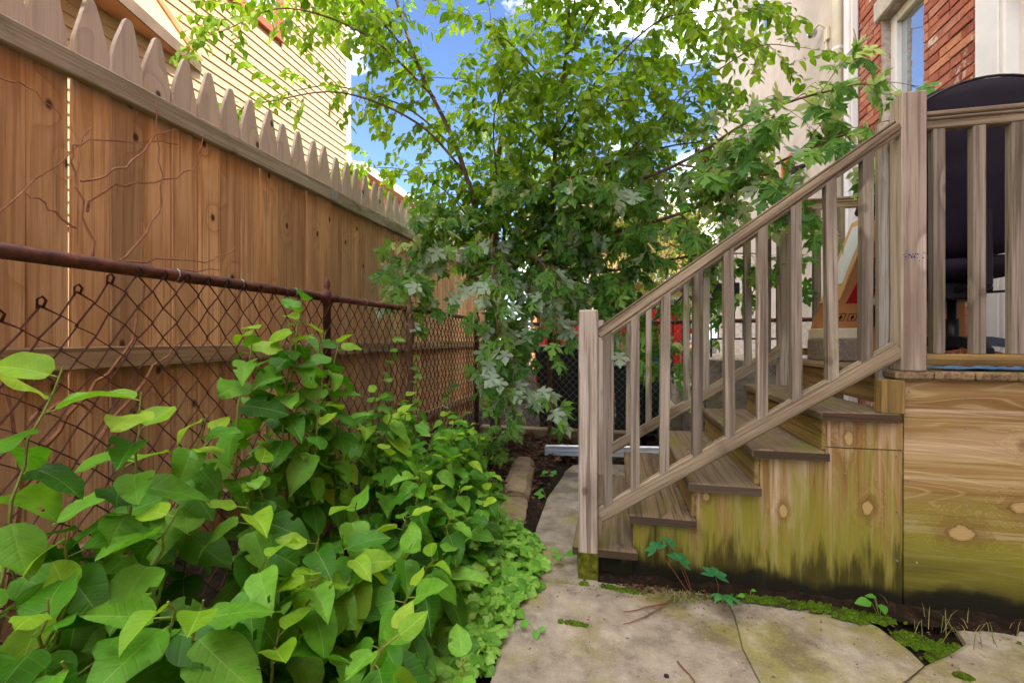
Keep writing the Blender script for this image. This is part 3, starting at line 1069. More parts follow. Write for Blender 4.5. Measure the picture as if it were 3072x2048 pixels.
def stair_rail(y, yb, xs_b, seed):
    x0, x1 = -0.079, 1.138
    RL = 0.648
    RT = 0.706
    zt = lambda x: 1.132 + RT * (x + 0.085)
    zl = lambda x: 0.290 + RL * (x + 0.078)
    sl = Vector((1, 0, RT)).normalized()
    sl2 = Vector((1, 0, RL)).normalized()
    # moulded hand rail: three strips
    hp = MB()
    L = math.hypot(x1 - x0, RT * (x1 - x0))
    hp.cbox(-L / 2, L / 2, -0.021, 0.021, -0.019, 0.019, 0.006)
    hp.cbox(-L / 2 + 0.001, L / 2 - 0.001, -0.016, 0.016, 0.0192, 0.030, 0.004)
    hp.cbox(-L / 2 + 0.001, L / 2 - 0.001, -0.016, 0.016, -0.032, -0.0192, 0.004)
    xm = (x0 + x1) / 2
    hp.build('hand_rail', 'handrail_wood', porch, basis(sl, (0, 1, 0), (xm, y, zt(xm))))
    bp = MB()
    L = math.hypot(x1 - x0, RL * (x1 - x0))
    bp.cbox(-L / 2, L / 2, -0.019, 0.019, -0.034, 0.034, 0.005)
    bp.build('bottom_rail', 'handrail_wood', porch, basis(sl2, (0, 1, 0), (xm, y, zl(xm))))
    rr = random.Random(seed)
    for x in xs_b:
        w = 0.040
        za, zb_ = zl(x) + 0.030, zt(x) - 0.030
        L2 = zb_ - za
        b = MB()
        hw = w / 2
        dz = RL * hw
        du = RT * hw
        V = [(-L2 / 2 + (s * dz), s * hw, q * hw) for q in (-1, 1) for s in (-1, 1)] + [(L2 / 2 + (s * du), s * hw, q * hw) for q in (-1, 1) for s in (-1, 1)]
        b.add(V, [(0, 1, 3, 2), (4, 6, 7, 5), (0, 4, 5, 1), (2, 3, 7, 6), (0, 2, 6, 4), (1, 5, 7, 3)])
        b.build('baluster', 'baluster_wood', porch, basis((rr.uniform(-.009, .009), rr.uniform(-.006, .006), 1), (1, rr.uniform(-.05, .05), 0), (x + rr.uniform(-.003, .003), yb + rr.uniform(-.002, .002), (za + zb_) / 2)))


XB = [-0.035, 0.090, 0.222, 0.356, 0.490, 0.625, 0.756, 0.889, 1.022]
stair_rail(2.185, 2.185, XB, 1)
stair_rail(YF + 0.03, YF + 0.03, [-0.03, 0.095, 0.232, 0.358, 0.486, 0.616, 0.744, 0.878, 1.0], 2)


def deck_rail(y, x0, x1, xs_b):
    zt, zl = 2.026, 1.040
    hp = MB()
    L = x1 - x0
    hp.cbox(-L / 2, L / 2, -0.030, 0.030, 0.0, 0.019, 0.005)
    hp.cbox(-L / 2, L / 2, -0.024, 0.024, -0.0155, -0.0002, 0.005)
    hp.cbox(-L / 2, L / 2, -0.019, 0.019, -0.050, -0.0157, 0.004)
    hp.build('hand_rail', 'handrail_wood', porch, basis((1, 0, 0), (0, 1, 0), ((x0 + x1) / 2, y, zt)))
    plank('bottom_rail', (x0, y, zl - 0.005), (x1, y, zl - 0.005), 0.046, 0.038, (0, 0, 1), 'riser_wood', porch)
    for x in xs_b:
        plank('baluster', (x, y, zl + 0.0185), (x, y, zt - 0.0505), 0.042, 0.038, (1, 0, 0), 'baluster_wood', porch, 0.003)


deck_rail(YN + 0.05, 1.2285, 2.04, [1.287, 1.424, 1.550, 1.680, 1.81, 1.94])
deck_rail(YF + 0.03, 1.1605, 2.146, [1.30, 1.44, 1.58, 1.72, 1.86, 2.0])
# blue ink specks stamped on the upper newel
rr = random.Random(5)
b = MB()
for k in range(46):
    xx = 1.183 + rr.uniform(-0.042, 0.042)
    if rr.random() < 0.25:
        xx = 1.183 + rr.gauss(-0.012, 0.012)
    zz = 1.455 + rr.gauss(0, 0.008)
    s = rr.uniform(0.0008, 0.0030)
    b.add([(xx + s * math.cos(q * 1.047) * rr.uniform(.6, 1.2), YN - 0.0004, zz + s * math.sin(q * 1.047)) for q in range(6)], [tuple(range(5, -1, -1))])
b.build('ink_stamp', 'blue_ink', porch)

# ================================================================== office chair on the porch
chair = thing('office_chair', (1.60, 2.72, DECK_Z), 'black office swivel chair standing on the porch behind the railing', 'chair')


def shell(w, h, t, bow, n=14, m=10, corner=0.35):
    """cushion: rounded slab, width along x, height along z"""
    b = MB()
    V = []
    for side in (0, 1):
        for j in range(m + 1):
            for i in range(n + 1):
                u, v_ = -1 + 2 * i / n, -1 + 2 * j / m
                su = u * math.sqrt(max(0, 1 - corner * v_ * v_ * 0.5 * abs(v_) ** 3))
                sv = v_ * math.sqrt(max(0, 1 - corner * u * u * 0.9))
                edge = max(0.0, 1 - max(abs(u), abs(v_)) ** 6)
                yy = bow * (u * u) + (t * 0.5 * (0.35 + 0.65 * edge)) * (1 if side else -1)
                V.append((su * w / 2, yy, sv * h / 2))
    k = (n + 1) * (m + 1)
    F = []
    for j in range(m):
        for i in range(n):
            a = j * (n + 1) + i
            F.append((a, a + 1, a + n + 2, a + n + 1))
            F.append((k + a, k + a + n + 1, k + a + n + 2, k + a + 1))
    rim = [i for i in range(n + 1)] + [(j + 1) * (n + 1) - 1 for j in range(1, m + 1)] + [m * (n + 1) + i for i in range(n - 1, -1, -1)] + [j * (n + 1) for j in range(m - 1, 0, -1)]
    for q in range(len(rim)):
        a, c = rim[q], rim[(q + 1) % len(rim)]
        F.append((a, k + a, k + c, c))
    b.add(V, F)
    return b


ca = Matrix.Translation((1.64, 2.66, 0)) @ Matrix.Rotation(R(-8), 4, 'Z')
bk = shell(0.56, 0.80, 0.09, -0.05).build('backrest', 'chair_fabric', chair, ca @ Matrix.Translation((0, -0.12, 1.93 - 0.03)) @ Matrix.Rotation(R(6), 4, 'X'), smooth=True)
pp = MB()
pp.tube([(-0.26 + 0.52 * q / 12, -0.052 - 0.05 * 0 + 0.0, 0.27 + 0.09 * (1 - (q / 6 - 1) ** 2)) for q in range(13)], 0.006, 6)
pp.build('piping', 'black_plastic', bk, ca @ Matrix.Translation((0, -0.135, 1.93)) @ Matrix.Rotation(R(6), 4, 'X'))
shell(0.54, 0.52, 0.11, 0.02).build('seat', 'chair_fabric', chair, ca @ Matrix.Translation((0, 0.12, 1.46)) @ Matrix.Rotation(R(90), 4, 'X'), smooth=True)
b = MB()
b.cbox(-0.035, 0.035, -0.20, -0.17, 1.36, 1.70, 0.004)
b.cbox(-0.035, 0.035, -0.19, 0.10, 1.345, 1.372, 0.004)
b.build('back_bracket', 'black_plastic', chair, ca)
b = MB()
b.cbox(-0.09, 0.09, -0.04, 0.18, 1.31, 1.395, 0.008)
b.tube([(-0.11, -0.02, 1.36), (0.11, -0.02, 1.36)], 0.022, 10)
b.build('tilt_mechanism', 'black_iron', chair, ca)
for s, nm in ((-1, 'left'), (1, 'right')):
    b = MB()
    b.tube([(s * 0.10, 0.02, 1.345), (s * 0.24, 0.0, 1.350), (s * 0.26, 0, 1.350)], [0.006, 0.006, 0.012], 8)
    b.tube([(s * 0.26, 0, 1.350), (s * 0.32, -0.01, 1.350)], 0.012, 8)
    b.build('lever', 'black_plastic', chair, ca)
    b = MB()
    b.tube(bez([(s * 0.24, 0.06, 1.40), (s * 0.33, 0.06, 1.42), (s * 0.345, 0.06, 1.55), (s * 0.34, 0.08, 1.72), (s * 0.33, 0.05, 1.82)], 5), 0.022, 10)
    ar = b.build('arm_support', 'black_plastic', chair, ca, smooth=True)
    pb = MB()
    pb.tube(bez([(s * 0.33, -0.14, 1.80), (s * 0.335, -0.04, 1.835), (s * 0.345, 0.12, 1.84), (s * 0.34, 0.22, 1.815)], 5), [0.015] + [0.026] * 14 + [0.014], 10)
    pb.build('armrest_pad', 'black_plastic', ar, ca, smooth=True)
b = MB()
b.lathe([(0.028, 1.06), (0.028, 1.22), (0.018, 1.22), (0.018, 1.34)], 14, (0, 0.06, 0))
b.build('gas_cylinder', 'black_plastic', chair, ca, smooth=True)
for q in range(5):
    an = R(72 * q + 196)
    dx, dy = math.cos(an), math.sin(an)
    b = MB()
    Vv = []
    ringp = []
    for t, w, zt, zb in ((0.02, 0.034, 1.135, 1.075), (0.14, 0.028, 1.130, 1.085), (0.26, 0.022, 1.105, 1.070), (0.33, 0.018, 1.078, 1.050)):
        for (sw, z) in ((-1, zb), (1, zb), (0.75, zt), (-0.75, zt)):
            Vv.append((dx * t - dy * w * sw, 0.06 + dy * t + dx * w * sw, z))
    F = []
    for i in range(3):
        for j in range(4):
            F.append((i * 4 + j, i * 4 + (j + 1) % 4, (i + 1) * 4 + (j + 1) % 4, (i + 1) * 4 + j))
    F += [(3, 2, 1, 0), (12, 13, 14, 15)]
    b.add(Vv, F)
    lg = b.build('base_leg', 'black_plastic', chair, ca)
    c = MB()
    for s in (-1, 1):
        px, py = dx * 0.32 - dy * 0.014 * s, 0.06 + dy * 0.32 + dx * 0.014 * s
        c.tube([(px - dy * 0.008 * s, py + dx * 0.008 * s, DECK_Z + 0.028), (px + dy * 0.008 * s, py - dx * 0.008 * s, DECK_Z + 0.028)], 0.027, 14)
    c.tube([(dx * 0.32, 0.06 + dy * 0.32, DECK_Z + 0.03), (dx * 0.32, 0.06 + dy * 0.32, 1.066)], 0.009, 8)
    c.build('caster', 'black_plastic', lg, ca)

# ================================================================== things stored on the porch
def text_part(txt, size, mw, mat, parent, name='lettering'):
    cu = bpy.data.curves.new('lettering_curve', 'FONT')
    cu.body = txt
    cu.size = size
    cu.extrude = 0.0004
    to = bpy.data.objects.new('lettering_tmp', cu)
    COL.objects.link(to)
    bpy.context.view_layer.update()
    me = bpy.data.meshes.new_from_object(to.evaluated_get(bpy.context.evaluated_depsgraph_get()))
    bpy.data.objects.remove(to)
    me.materials.clear()
    me.materials.append(M[mat])
    return link(name, me, parent, mw)


# big open carton, skewed to the right as it slumps
def skew(b):
    for v in b.v:
        v[:, 0] += v[:, 2] * 0.36
    return b


at_c = Matrix.Translation((1.215, 3.0, 1.184))
carton = thing('cardboard_carton', (1.4, 3.05, 1.17), 'large slumped brown carton with red print and white label on the porch', 'box')
b = MB()
b.cbox(0.0, 0.44, 0.0, 0.26, 0.0, 0.46, 0.003)
skew(b).build('carton_body', 'cardboard', carton, at_c)
b = MB()
b.cbox(-0.012, -0.002, -0.01, 0.25, 0.16, 0.66, 0.002)
b.cbox(0.0, 0.05, -0.012, -0.002, 0.463, 0.60, 0.002)
skew(b).build('carton_flap', 'cardboard_pale', carton, at_c)
b = MB()
b.box(-0.0145, -0.0125, 0.03, 0.20, 0.26, 0.62)
skew(b).build('address_label', 'paper', carton, at_c)
b = MB()
b.add([(0.035, -0.0015, 0.14), (0.16, -0.0015, 0.14), (0.16, -0.0015, 0.40), (0.065, -0.0015, 0.40)], [(0, 1, 2, 3)])
skew(b).build('red_panel', 'red_print', carton, at_c)
b = MB()
b.add([(0.165, -0.0015, 0.13), (0.41, -0.0015, 0.13), (0.41, -0.0015, 0.33), (0.165, -0.0015, 0.33)], [(0, 1, 2, 3)])
lab = skew(b).build('product_label', 'paper', carton, at_c)
tx = text_part('24in Monoblock', 0.026, at_c, 'black_print', lab)
tx.data.transform(Matrix.Translation((0.200, -0.0024, 0.142)) @ Matrix.Rotation(R(90), 4, 'X') @ Matrix.Rotation(R(90), 4, 'Z'))
tx.data.transform(Matrix(((1, 0, 0.36, 0), (0, 1, 0, 0), (0, 0, 1, 0), (0, 0, 0, 1))))
for q in range(2):
    b = MB()
    x0 = 0.015 + q * 0.06
    for (xa, xb, za, zb) in ((0, 0.045, 0, 0.003), (0, 0.045, 0.039, 0.042), (0, 0.003, 0, 0.042), (0.042, 0.045, 0, 0.042)):
        b.box(x0 + xa, x0 + xb, -0.002, -0.0005, 0.04 + za, 0.04 + zb)
    b.add([(x0 + 0.010, -0.002, 0.055), (x0 + 0.035, -0.002, 0.055), (x0 + 0.0225, -0.002, 0.076)], [(0, 1, 2)])
    b.box(x0 + 0.019, x0 + 0.026, -0.002, -0.0005, 0.046, 0.056)
    skew(b).build('arrow_mark', 'black_print', carton, at_c)

carton2 = thing('cardboard_carton', (1.66, 3.12, DECK_Z), 'brown carton with white paper sheet and red corner behind the chair base', 'box')
b = MB()
b.cbox(1.40, 1.88, 3.0, 3.28, DECK_Z + 0.002, 1.42, 0.003)
b.build('carton_body', 'cardboard', carton2)
b = MB()
b.box(1.45, 1.70, 2.9975, 2.9990, 1.24, 1.40)
b.build('paper_sheet', 'paper', carton2)
b = MB()
b.add([(1.44, 2.9985, 1.0), (1.62, 2.9985, 1.0), (1.62, 2.9985, 1.20)], [(0, 1, 2)])
b.build('red_corner', 'red_print', carton2)
small = thing('cardboard_carton', (1.62, 3.18, 1.43), 'small brown carton perched on the bigger one beside the chair arm', 'box')
b = MB()
b.cbox(1.45, 1.80, 3.06, 3.27, 1.4225, 1.80, 0.003)
b.build('carton_body', 'cardboard', small)
b = MB()
b.box(1.46, 1.79, 3.07, 3.26, 1.8005, 1.812)
b.build('carton_lid', 'cardboard_pale', small)

blk = thing('masonry_block', (1.32, 3.1, DECK_Z), 'grey concrete block with taped top under the leaning carton', 'block')
b = MB()
b.cbox(1.20, 1.385, 2.98, 3.27, DECK_Z + 0.002, 1.12, 0.006)
b.build('block_body', 'block_grey', blk)
b = MB()
b.cbox(1.205, 1.38, 2.985, 3.265, 1.1205, 1.182, 0.004)
b.build('tape_wrap', 'cream_paint', blk)

# bag of coarse brown mulch spilling on the deck
rr = random.Random(8)
b = MB()
NR, NA = 9, 30
V = [(1.62, 2.52, DECK_Z + 0.085)]
for i in range(1, NR + 1):
    t = i / NR
    for j in range(NA):
        an = 6.283 * j / NA
        k = 1 + 0.12 * math.sin(3 * an) + rr.uniform(-.05, .05)
        V.append((1.62 + 0.20 * t * k * math.cos(an), 2.52 + 0.13 * t * k * math.sin(an), DECK_Z + 0.085 * (1 - t ** 2) + rr.uniform(-.006, .006) * (t < 1) + 0.001))
F = [(0, 1 + j, 1 + (j + 1) % NA) for j in range(NA)]
F += [(1 + i * NA + j, 1 + (i + 1) * NA + j, 1 + (i + 1) * NA + (j + 1) % NA, 1 + i * NA + (j + 1) % NA) for i in range(NR - 1) for j in range(NA)]
b.add(V, F)
tag(b.build('mulch_heap', 'coir'), 'heap of coarse brown mulch on the deck under the chair', 'mulch')
b = MB()
V = []
N1, N2 = 24, 7
for i in range(N1 + 1):
    for j in range(N2 + 1):
        xx = 1.33 + 0.46 * i / N1
        yy = 2.235 + 0.14 * j / N2 + 0.02 * math.sin(i * 0.7)
        V.append((xx, yy, DECK_Z + 0.006 + 0.010 * abs(hn(xx * 6, yy * 9)) * (0.4 + 0.6 * (j / N2))))
F = [(i * (N2 + 1) + j, (i + 1) * (N2 + 1) + j, (i + 1) * (N2 + 1) + j + 1, i * (N2 + 1) + j + 1) for i in range(N1) for j in range(N2)]
b.add(V, F)
tag(b.build('plastic_sheet', 'blue_tarp', smooth=True), 'crumpled blue plastic sheet lying under the deck railing', 'plastic sheet')

# ================================================================== brick house on the right
HX = 2.15
house = thing('brick_house', (HX + 2, 1, 0), 'red brick house with white window and door behind the porch', 'house')
b = MB()
# core walls: leave the window recess (Y 3.83..4.38, Z 2.0..3.77) and the door recess (Y 2.30..3.36, Z 0.99..3.35)
b.box(HX + 0.012, HX + 0.40, 3.372, 3.83, 0, 8.3)
b.box(HX + 0.012, HX + 0.40, 4.38, 4.715, 0, 8.3)
b.box(HX + 0.012, HX + 0.40, 3.83, 4.38, 0, 2.0)
b.box(HX + 0.012, HX + 0.40, 3.83, 4.38, 3.77, 8.3)
b.box(HX + 0.012, HX + 0.40, 2.20, 3.372, 3.35, 8.3)
b.box(HX + 0.012, HX + 0.40, 2.20, 3.372, 0, 0.985)
b.box(HX + 0.012, HX + 0.40, -9, 2.20, 0, 8.3)
b.box(HX + 0.40, HX + 7, -9, 4.72, 0, 8.3)
b.build('core_wall', 'mortar', house)
b = MB()
b.box(HX - 0.12, HX + 7, -9.1, 4.72, 8.3, 8.42)
b.build('roof_cornice', 'white_paint', house)
BH, BJ, BL = 0.0572, 0.0095, 0.198
brick_meshes = {}


def brick(y0, y1, z, xj, rr):
    L = round(y1 - y0, 3)
    key = (L, rr.randrange(3))
    if key not in brick_meshes:
        m = MB()
        q = random.Random(int(L * 1000) + key[1])
        m.cbox(0, 0.10, 0, L, 0, BH, 0.004)
        vv = m.v[0]
        vv += np.array([[q.uniform(-.0022, .0022) for _ in range(3)] for _ in range(len(vv))])
        brick_meshes[key] = m.mesh('brick', 'brick')
    link('brick', brick_meshes[key], house, Matrix.Translation((HX + xj, y0, z)))


rr = random.Random(3)
nc = 0
z = 1.36
while z < 4.12:
    rows = [(3.368, 3.829), (4.381, 4.712)]
    if z > 3.955:
        rows = [(3.368, 4.712)]
    elif z > 3.775:
        rows = [(3.368, 3.76), (4.45, 4.712)]
    for (ya, yb) in rows:
        y = ya
        first = True
        while y < yb - 0.02:
            L = BL
            if first and nc % 2:
                L = 0.094
            first = False
            if nc % 6 == 5:
                L = 0.094
            e = min(y + L, yb)
            if yb - e < 0.045:
                e = yb
            brick(y, e, z, rr.uniform(-0.004, 0.004), rr)
            y = e + BJ
    z += BH + BJ
    nc += 1
# the lower and upper brickwork nobody can pick apart from here: plain courses in one mesh
b = MB()
rq = random.Random(4)
for (za, zb) in ((0.0, 1.35), (4.13, 8.25)):
    z = za
    k = 0
    while z < zb - BH:
        y = 3.372 - (0.1 if k % 2 else 0)
        while y < 4.70:
            ya, e = max(y, 3.372), min(y + BL, 4.712)
            if e - ya > 0.03:
                b.box(HX + rq.uniform(-.003, .003), HX + 0.06, ya, e, z, z + BH)
            y += BL + BJ
        z += BH + BJ
        k += 1
b.box(HX + 0.0, HX + 0.046, -8.9, 2.195, 0.0, 8.25)
tag(b.build('outer_brickwork', 'brick', house), kind='stuff')
# lintel, window, door
b = MB()
b.cbox(HX - 0.02, HX + 0.12, 3.77, 4.44, 3.775, 3.95, 0.01)
b.build('lintel', 'stone', house)
b = MB()
b.cbox(HX - 0.03, HX + 0.16, 3.78, 4.43, 1.93, 1.998, 0.008)
b.build('window_sill', 'stone', house)
win = link('window', None, house, Matrix.Translation((HX + 0.1, 4.1, 2.0)))
for (ya, yb, za, zb) in ((3.83, 3.89, 2.0, 3.77), (4.30, 4.38, 2.0, 3.77), (3.89, 4.30, 3.69, 3.77), (3.89, 4.30, 2.0, 2.07), (3.89, 4.30, 2.84, 2.90)):
    b = MB()
    b.cbox(HX + 0.075, HX + 0.155, ya + 0.001, yb - 0.001, za + 0.001, zb - 0.001, 0.006)
    b.build('window_frame', 'cream_paint' if za > 3 else 'white_paint', win)
b = MB()
b.box(HX + 0.115, HX + 0.121, 3.889, 4.301, 2.06, 3.70)
b.build('window_pane', 'window_glass', win)
door = link('door', None, house, Matrix.Translation((HX + 0.05, 2.8, DECK_Z)))
for (ya, yb, za, zb) in ((3.14, 3.366, DECK_Z, 3.349), (2.205, 2.32, DECK_Z, 3.349), (2.32, 3.14, 3.16, 3.349)):
    b = MB()
    b.cbox(HX + 0.005, HX + 0.15, ya + 0.001, yb - 0.001, za, zb - 0.001, 0.008)
    b.cbox(HX - 0.008, HX + 0.0049, ya + 0.03 if za < 3 else ya + 0.001, yb - 0.03 if za < 3 else yb - 0.001, za, zb - 0.03, 0.004)
    b.build('door_frame', 'white_paint', door)
b = MB()
b.box(HX + 0.075, HX + 0.115, 2.321, 3.139, DECK_Z + 0.01, 3.159)
b.build('door_leaf', 'white_paint', door)
for za, zb in ((1.12, 1.75), (1.90, 2.60), (2.72, 3.05)):
    for ya, yb in ((2.42, 2.68), (2.78, 3.04)):
        b = MB()
        b.cbox(HX + 0.066, HX + 0.0748, ya, yb, za, zb, 0.004)
        b.cbox(HX + 0.058, HX + 0.0659, ya + 0.03, yb - 0.03, za + 0.03, zb - 0.03, 0.004)
        b.build('door_panel', 'white_paint', door)

# ================================================================== stucco house beyond it
sh = thing('stucco_house', (HX + 3, 8, 0), 'cream stucco house with tall window beyond the brick house', 'house')
b = MB()
# window hole Y 7.29..7.86, Z 5.40..7.6; orange framed window Y 6.32..6.68, Z 2.95..3.45
ys_ = [4.72, 6.32, 6.68, 7.29, 7.86, 10.65]
zs_ = [0, 2.95, 3.45, 5.42, 7.6, 9.6]
for i in range(5):
    for j in range(5):
        if (i == 3 and j == 3) or (i == 1 and j == 1):
            continue
        b.add([(HX, ys_[i], zs_[j]), (HX, ys_[i], zs_[j + 1]), (HX, ys_[i + 1], zs_[j + 1]), (HX, ys_[i + 1], zs_[j])], [(0, 1, 2, 3)])
for (ya, yb, za, zb) in ((7.29, 7.86, 5.42, 7.6), (6.32, 6.68, 2.95, 3.45)):
    b.add([(HX, ya, za), (HX + .12, ya, za), (HX + .12, yb, za), (HX, yb, za)], [(0, 1, 2, 3)])
    b.add([(HX, ya, zb), (HX, yb, zb), (HX + .12, yb, zb), (HX + .12, ya, zb)], [(0, 1, 2, 3)])
    b.add([(HX, ya, za), (HX, ya, zb), (HX + .12, ya, zb), (HX + .12, ya, za)], [(0, 1, 2, 3)])
    b.add([(HX, yb, za), (HX + .12, yb, za), (HX + .12, yb, zb), (HX, yb, zb)], [(0, 1, 2, 3)])
b.box(HX + 0.125, HX + 6, 4.73, 10.645, 0, 9.6)
b.build('wall', 'stucco', sh)
b = MB()
b.box(HX - 0.2, HX + 6.2, 4.71, 10.8, 9.6, 9.75)
b.build('cornice', 'white_paint', sh)
wn1 = link('window', None, sh, Matrix.Translation((HX, 7.5, 5.4)))
for (ya, yb, za, zb) in ((7.29, 7.36, 5.42, 7.6), (7.79, 7.86, 5.42, 7.6), (7.36, 7.79, 7.52, 7.6), (7.36, 7.79, 5.42, 5.5), (7.36, 7.79, 6.45, 6.52)):
    m = MB()
    m.cbox(HX + 0.04, HX + 0.10, ya + .001, yb - .001, za + .001, zb - .001, 0.005)
    m.build('window_frame', 'white_paint', wn1)
m = MB()
m.box(HX + 0.07, HX + 0.076, 7.35, 7.80, 5.49, 7.53)
m.build('window_pane', 'window_glass', wn1)
m = MB()
m.cbox(HX - 0.05, HX + 0.10, 7.22, 7.93, 5.33, 5.419, 0.006)
m.build('window_sill', 'stone', wn1)
wn2 = link('window', None, sh, Matrix.Translation((HX, 6.5, 2.95)))
for (ya, yb, za, zb) in ((6.32, 6.37, 2.95, 3.45), (6.63, 6.68, 2.95, 3.45), (6.37, 6.63, 3.39, 3.45), (6.37, 6.63, 2.95, 3.01)):
    m = MB()
    m.cbox(HX - 0.012, HX + 0.05, ya + .001, yb - .001, za + .001, zb - .001, 0.004)
    m.build('window_frame', 'orange_frame', wn2)
m = MB()
m.box(HX + 0.05, HX + 0.055, 6.36, 6.64, 3.0, 3.40)
m.build('window_pane', 'dark_glass', wn2)
m = MB()
m.cbox(HX - 0.055, HX - 0.001, 4.72, 4.875, 0, 9.59, 0.006)
m.cbox(HX - 0.075, HX - 0.0555, 4.74, 4.79, 0, 9.59, 0.004)
m.build('corner_board', 'white_paint', sh)
m = MB()
m.tube([(HX - 0.055, 4.985, 0.3), (HX - 0.055, 4.985, 9.5)], 0.045, 14)
m.build('downspout', 'cream_paint', sh, smooth=True)
for zz in (1.6, 2.75, 3.9, 5.2):
    m = MB()
    m.tube([(HX - 0.055, 4.985, zz), (HX - 0.055, 4.985, zz + 0.03)], 0.048, 14)
    m.build('downspout_strap', 'white_paint', sh)
m = MB()
m.box(HX - 0.012, HX - 0.0005, 5.03, 5.14, 0, 9.58)
m.build('trim_board', 'cream_paint', sh)
lamp = thing('wall_lamp', (HX, 5.4, 4.3), 'small caged lamp on the cream stucco wall beside the downspout', 'lamp')
m = MB()
m.lathe([(0.03, 0.0), (0.045, 0.02), (0.05, 0.06), (0.035, 0.12), (0.01, 0.14)], 12, (0, 0, 0))
m.build('lamp_head', 'chrome', lamp, Matrix.Translation((HX - 0.10, 5.42, 4.36)) @ Matrix.Rotation(R(-60), 4, 'X'), smooth=True)
m = MB()
m.cbox(HX - 0.03, HX - 0.001, 5.28, 5.36, 4.20, 4.34, 0.004)
m.tube([(HX - 0.02, 5.32, 4.34), (HX - 0.08, 5.34, 4.40), (HX - 0.10, 5.40, 4.39)], 0.012, 8)
m.tube([(HX - 0.02, 5.32, 4.20), (HX - 0.03, 5.30, 4.06)], 0.008, 8)
m.build('lamp_bracket', 'cream_paint', lamp)
cm = thing('security_camera', (HX, 5.95, 3.3), 'pair of small dark cameras on the stucco wall among maple leaves', 'camera')
for dy in (0.0, 0.10):
    m = MB()
    m.tube([(HX - 0.02, 5.9 + dy, 3.12), (HX - 0.14, 5.86 + dy, 3.08)], 0.032, 12)
    m.build('camera_body', 'black_plastic', cm)
m = MB()
m.cbox(HX - 0.03, HX - 0.001, 5.88, 6.04, 3.0, 3.10, 0.004)
m.build('mount_plate', 'white_paint', cm)

# ================================================================== cream sided house on the left
SX = -4.2
sd = thing('sided_house', (SX - 2, 3, 0), 'sunlit cream clapboard house behind the wooden fence', 'house')
b = MB()
b.box(SX - 6, SX - 0.03, -6, 6.6, 0, 8.2)
b.build('wall_core', 'siding', sd)
EXPO = 0.0987
WY0, WY1, WZ0, WZ1 = 4.10, 5.08, 4.93, 6.5
k = 0
z = 2.0
sid_cache = {}
while z < 7.6:
    spans = [(-1.0, 6.52)]
    if z + EXPO > WZ0 and z < WZ1:
        spans = [(-1.0, WY0), (WY1, 6.52)]
    for (ya, yb) in spans:
        key = (ya, yb)
        if key not in sid_cache:
            m = MB()
            pr = [(-0.002, 0.0), (0.018, 0.0), (0.020, 0.004), (0.004, EXPO + 0.012), (-0.002, EXPO + 0.012)]
            V = [(x, y, zz) for y in (ya, yb) for x, zz in pr]
            n = len(pr)
            F = [tuple(range(n - 1, -1, -1)), tuple(range(n, 2 * n))] + [(i, (i + 1) % n, n + (i + 1) % n, n + i) for i in range(n)]
            m.add(V, F)
            sid_cache[key] = m.mesh('siding_board', 'siding')
        link('siding_board', sid_cache[key], sd, Matrix.Translation((SX - 0.03 + 0.010, 0, z)))
    z += EXPO
m = MB()
m.cbox(SX - 0.05, SX + 0.02, 6.525, 6.62, 0, 8.2, 0.005)
m.build('corner_board', 'white_paint', sd)
wn3 = link('window', None, sd, Matrix.Translation((SX, 4.6, 4.9)))
for (ya, yb, za, zb) in ((WY0, WY0 + 0.11, WZ0, WZ1), (WY1 - 0.11, WY1, WZ0, WZ1), (WY0 + 0.11, WY1 - 0.11, WZ0, WZ0 + 0.11), (WY0 + 0.11, WY1 - 0.11, WZ1 - 0.1, WZ1)):
    m = MB()
    m.cbox(SX - 0.04, SX + 0.03, ya + .001, yb - .001, za + .001, zb - .001, 0.006)
    m.build('window_frame', 'brown_trim', wn3)
m = MB()
m.box(SX - 0.028, SX - 0.015, WY0 + 0.10, WY1 - 0.10, WZ0 + 0.10, WZ1 - 0.09)
m.build('window_pane', 'window_glass', wn3)
for q in range(3):
    m = MB()
    m.cbox(SX - 0.02, SX + 0.01, WY0 + 0.12, WY1 - 0.12, WZ0 + 0.45 * (q + 1), WZ0 + 0.45 * (q + 1) + 0.05, 0.004)
    m.build('sash_bar', 'white_paint', wn3)
# small side roof over the porch of that house, its tip ending on the wall
tipp = Vector((SX + 0.02, 3.86, 3.87))
ex, ey = 0.235, -0.97
Lr = 4.5
E_ = tipp + Vector((ex, ey, 0)) * Lr
fl = tipp + Vector((0, -1, 0.72)) * Lr
wl = tipp + Vector((0, -1, 0)) * Lr
pr = link('porch_roof', None, sd, Matrix.Translation(tipp))
m = MB()
m.add([tipp + Vector((0, 0, 0.10)), E_ + Vector((0, 0, 0.10)), fl + Vector((0, 0, 0.10))], [(0, 1, 2)])
m.build('roof_skin', 'flashing', pr)
m = MB()
m.add([tipp, wl, E_], [(0, 1, 2)])
m.build('soffit', 'soffit', pr)
m = MB()
nrm = Vector((-ey, ex, 0)).normalized() * 0.02
V = [tipp + Vector((0, 0, -0.01)), E_ + Vector((0, 0, -0.01)), E_ + Vector((0, 0, 0.101)), tipp + Vector((0, 0, 0.101))]
m.add([v + nrm for v in V] + [v + nrm * 0.05 for v in V], [(0, 1, 2, 3), (7, 6, 5, 4), (0, 4, 5, 1), (1, 5, 6, 2), (2, 6, 7, 3), (3, 7, 4, 0)])
m.build('fascia', 'grey_trim', pr)
m = MB()
m.tube([tipp + Vector((0.015, 0.0, 0.11)), fl + Vector((0.015, 0, 0.11))], 0.035, 6)
m.build('wall_flashing', 'flashing', pr)

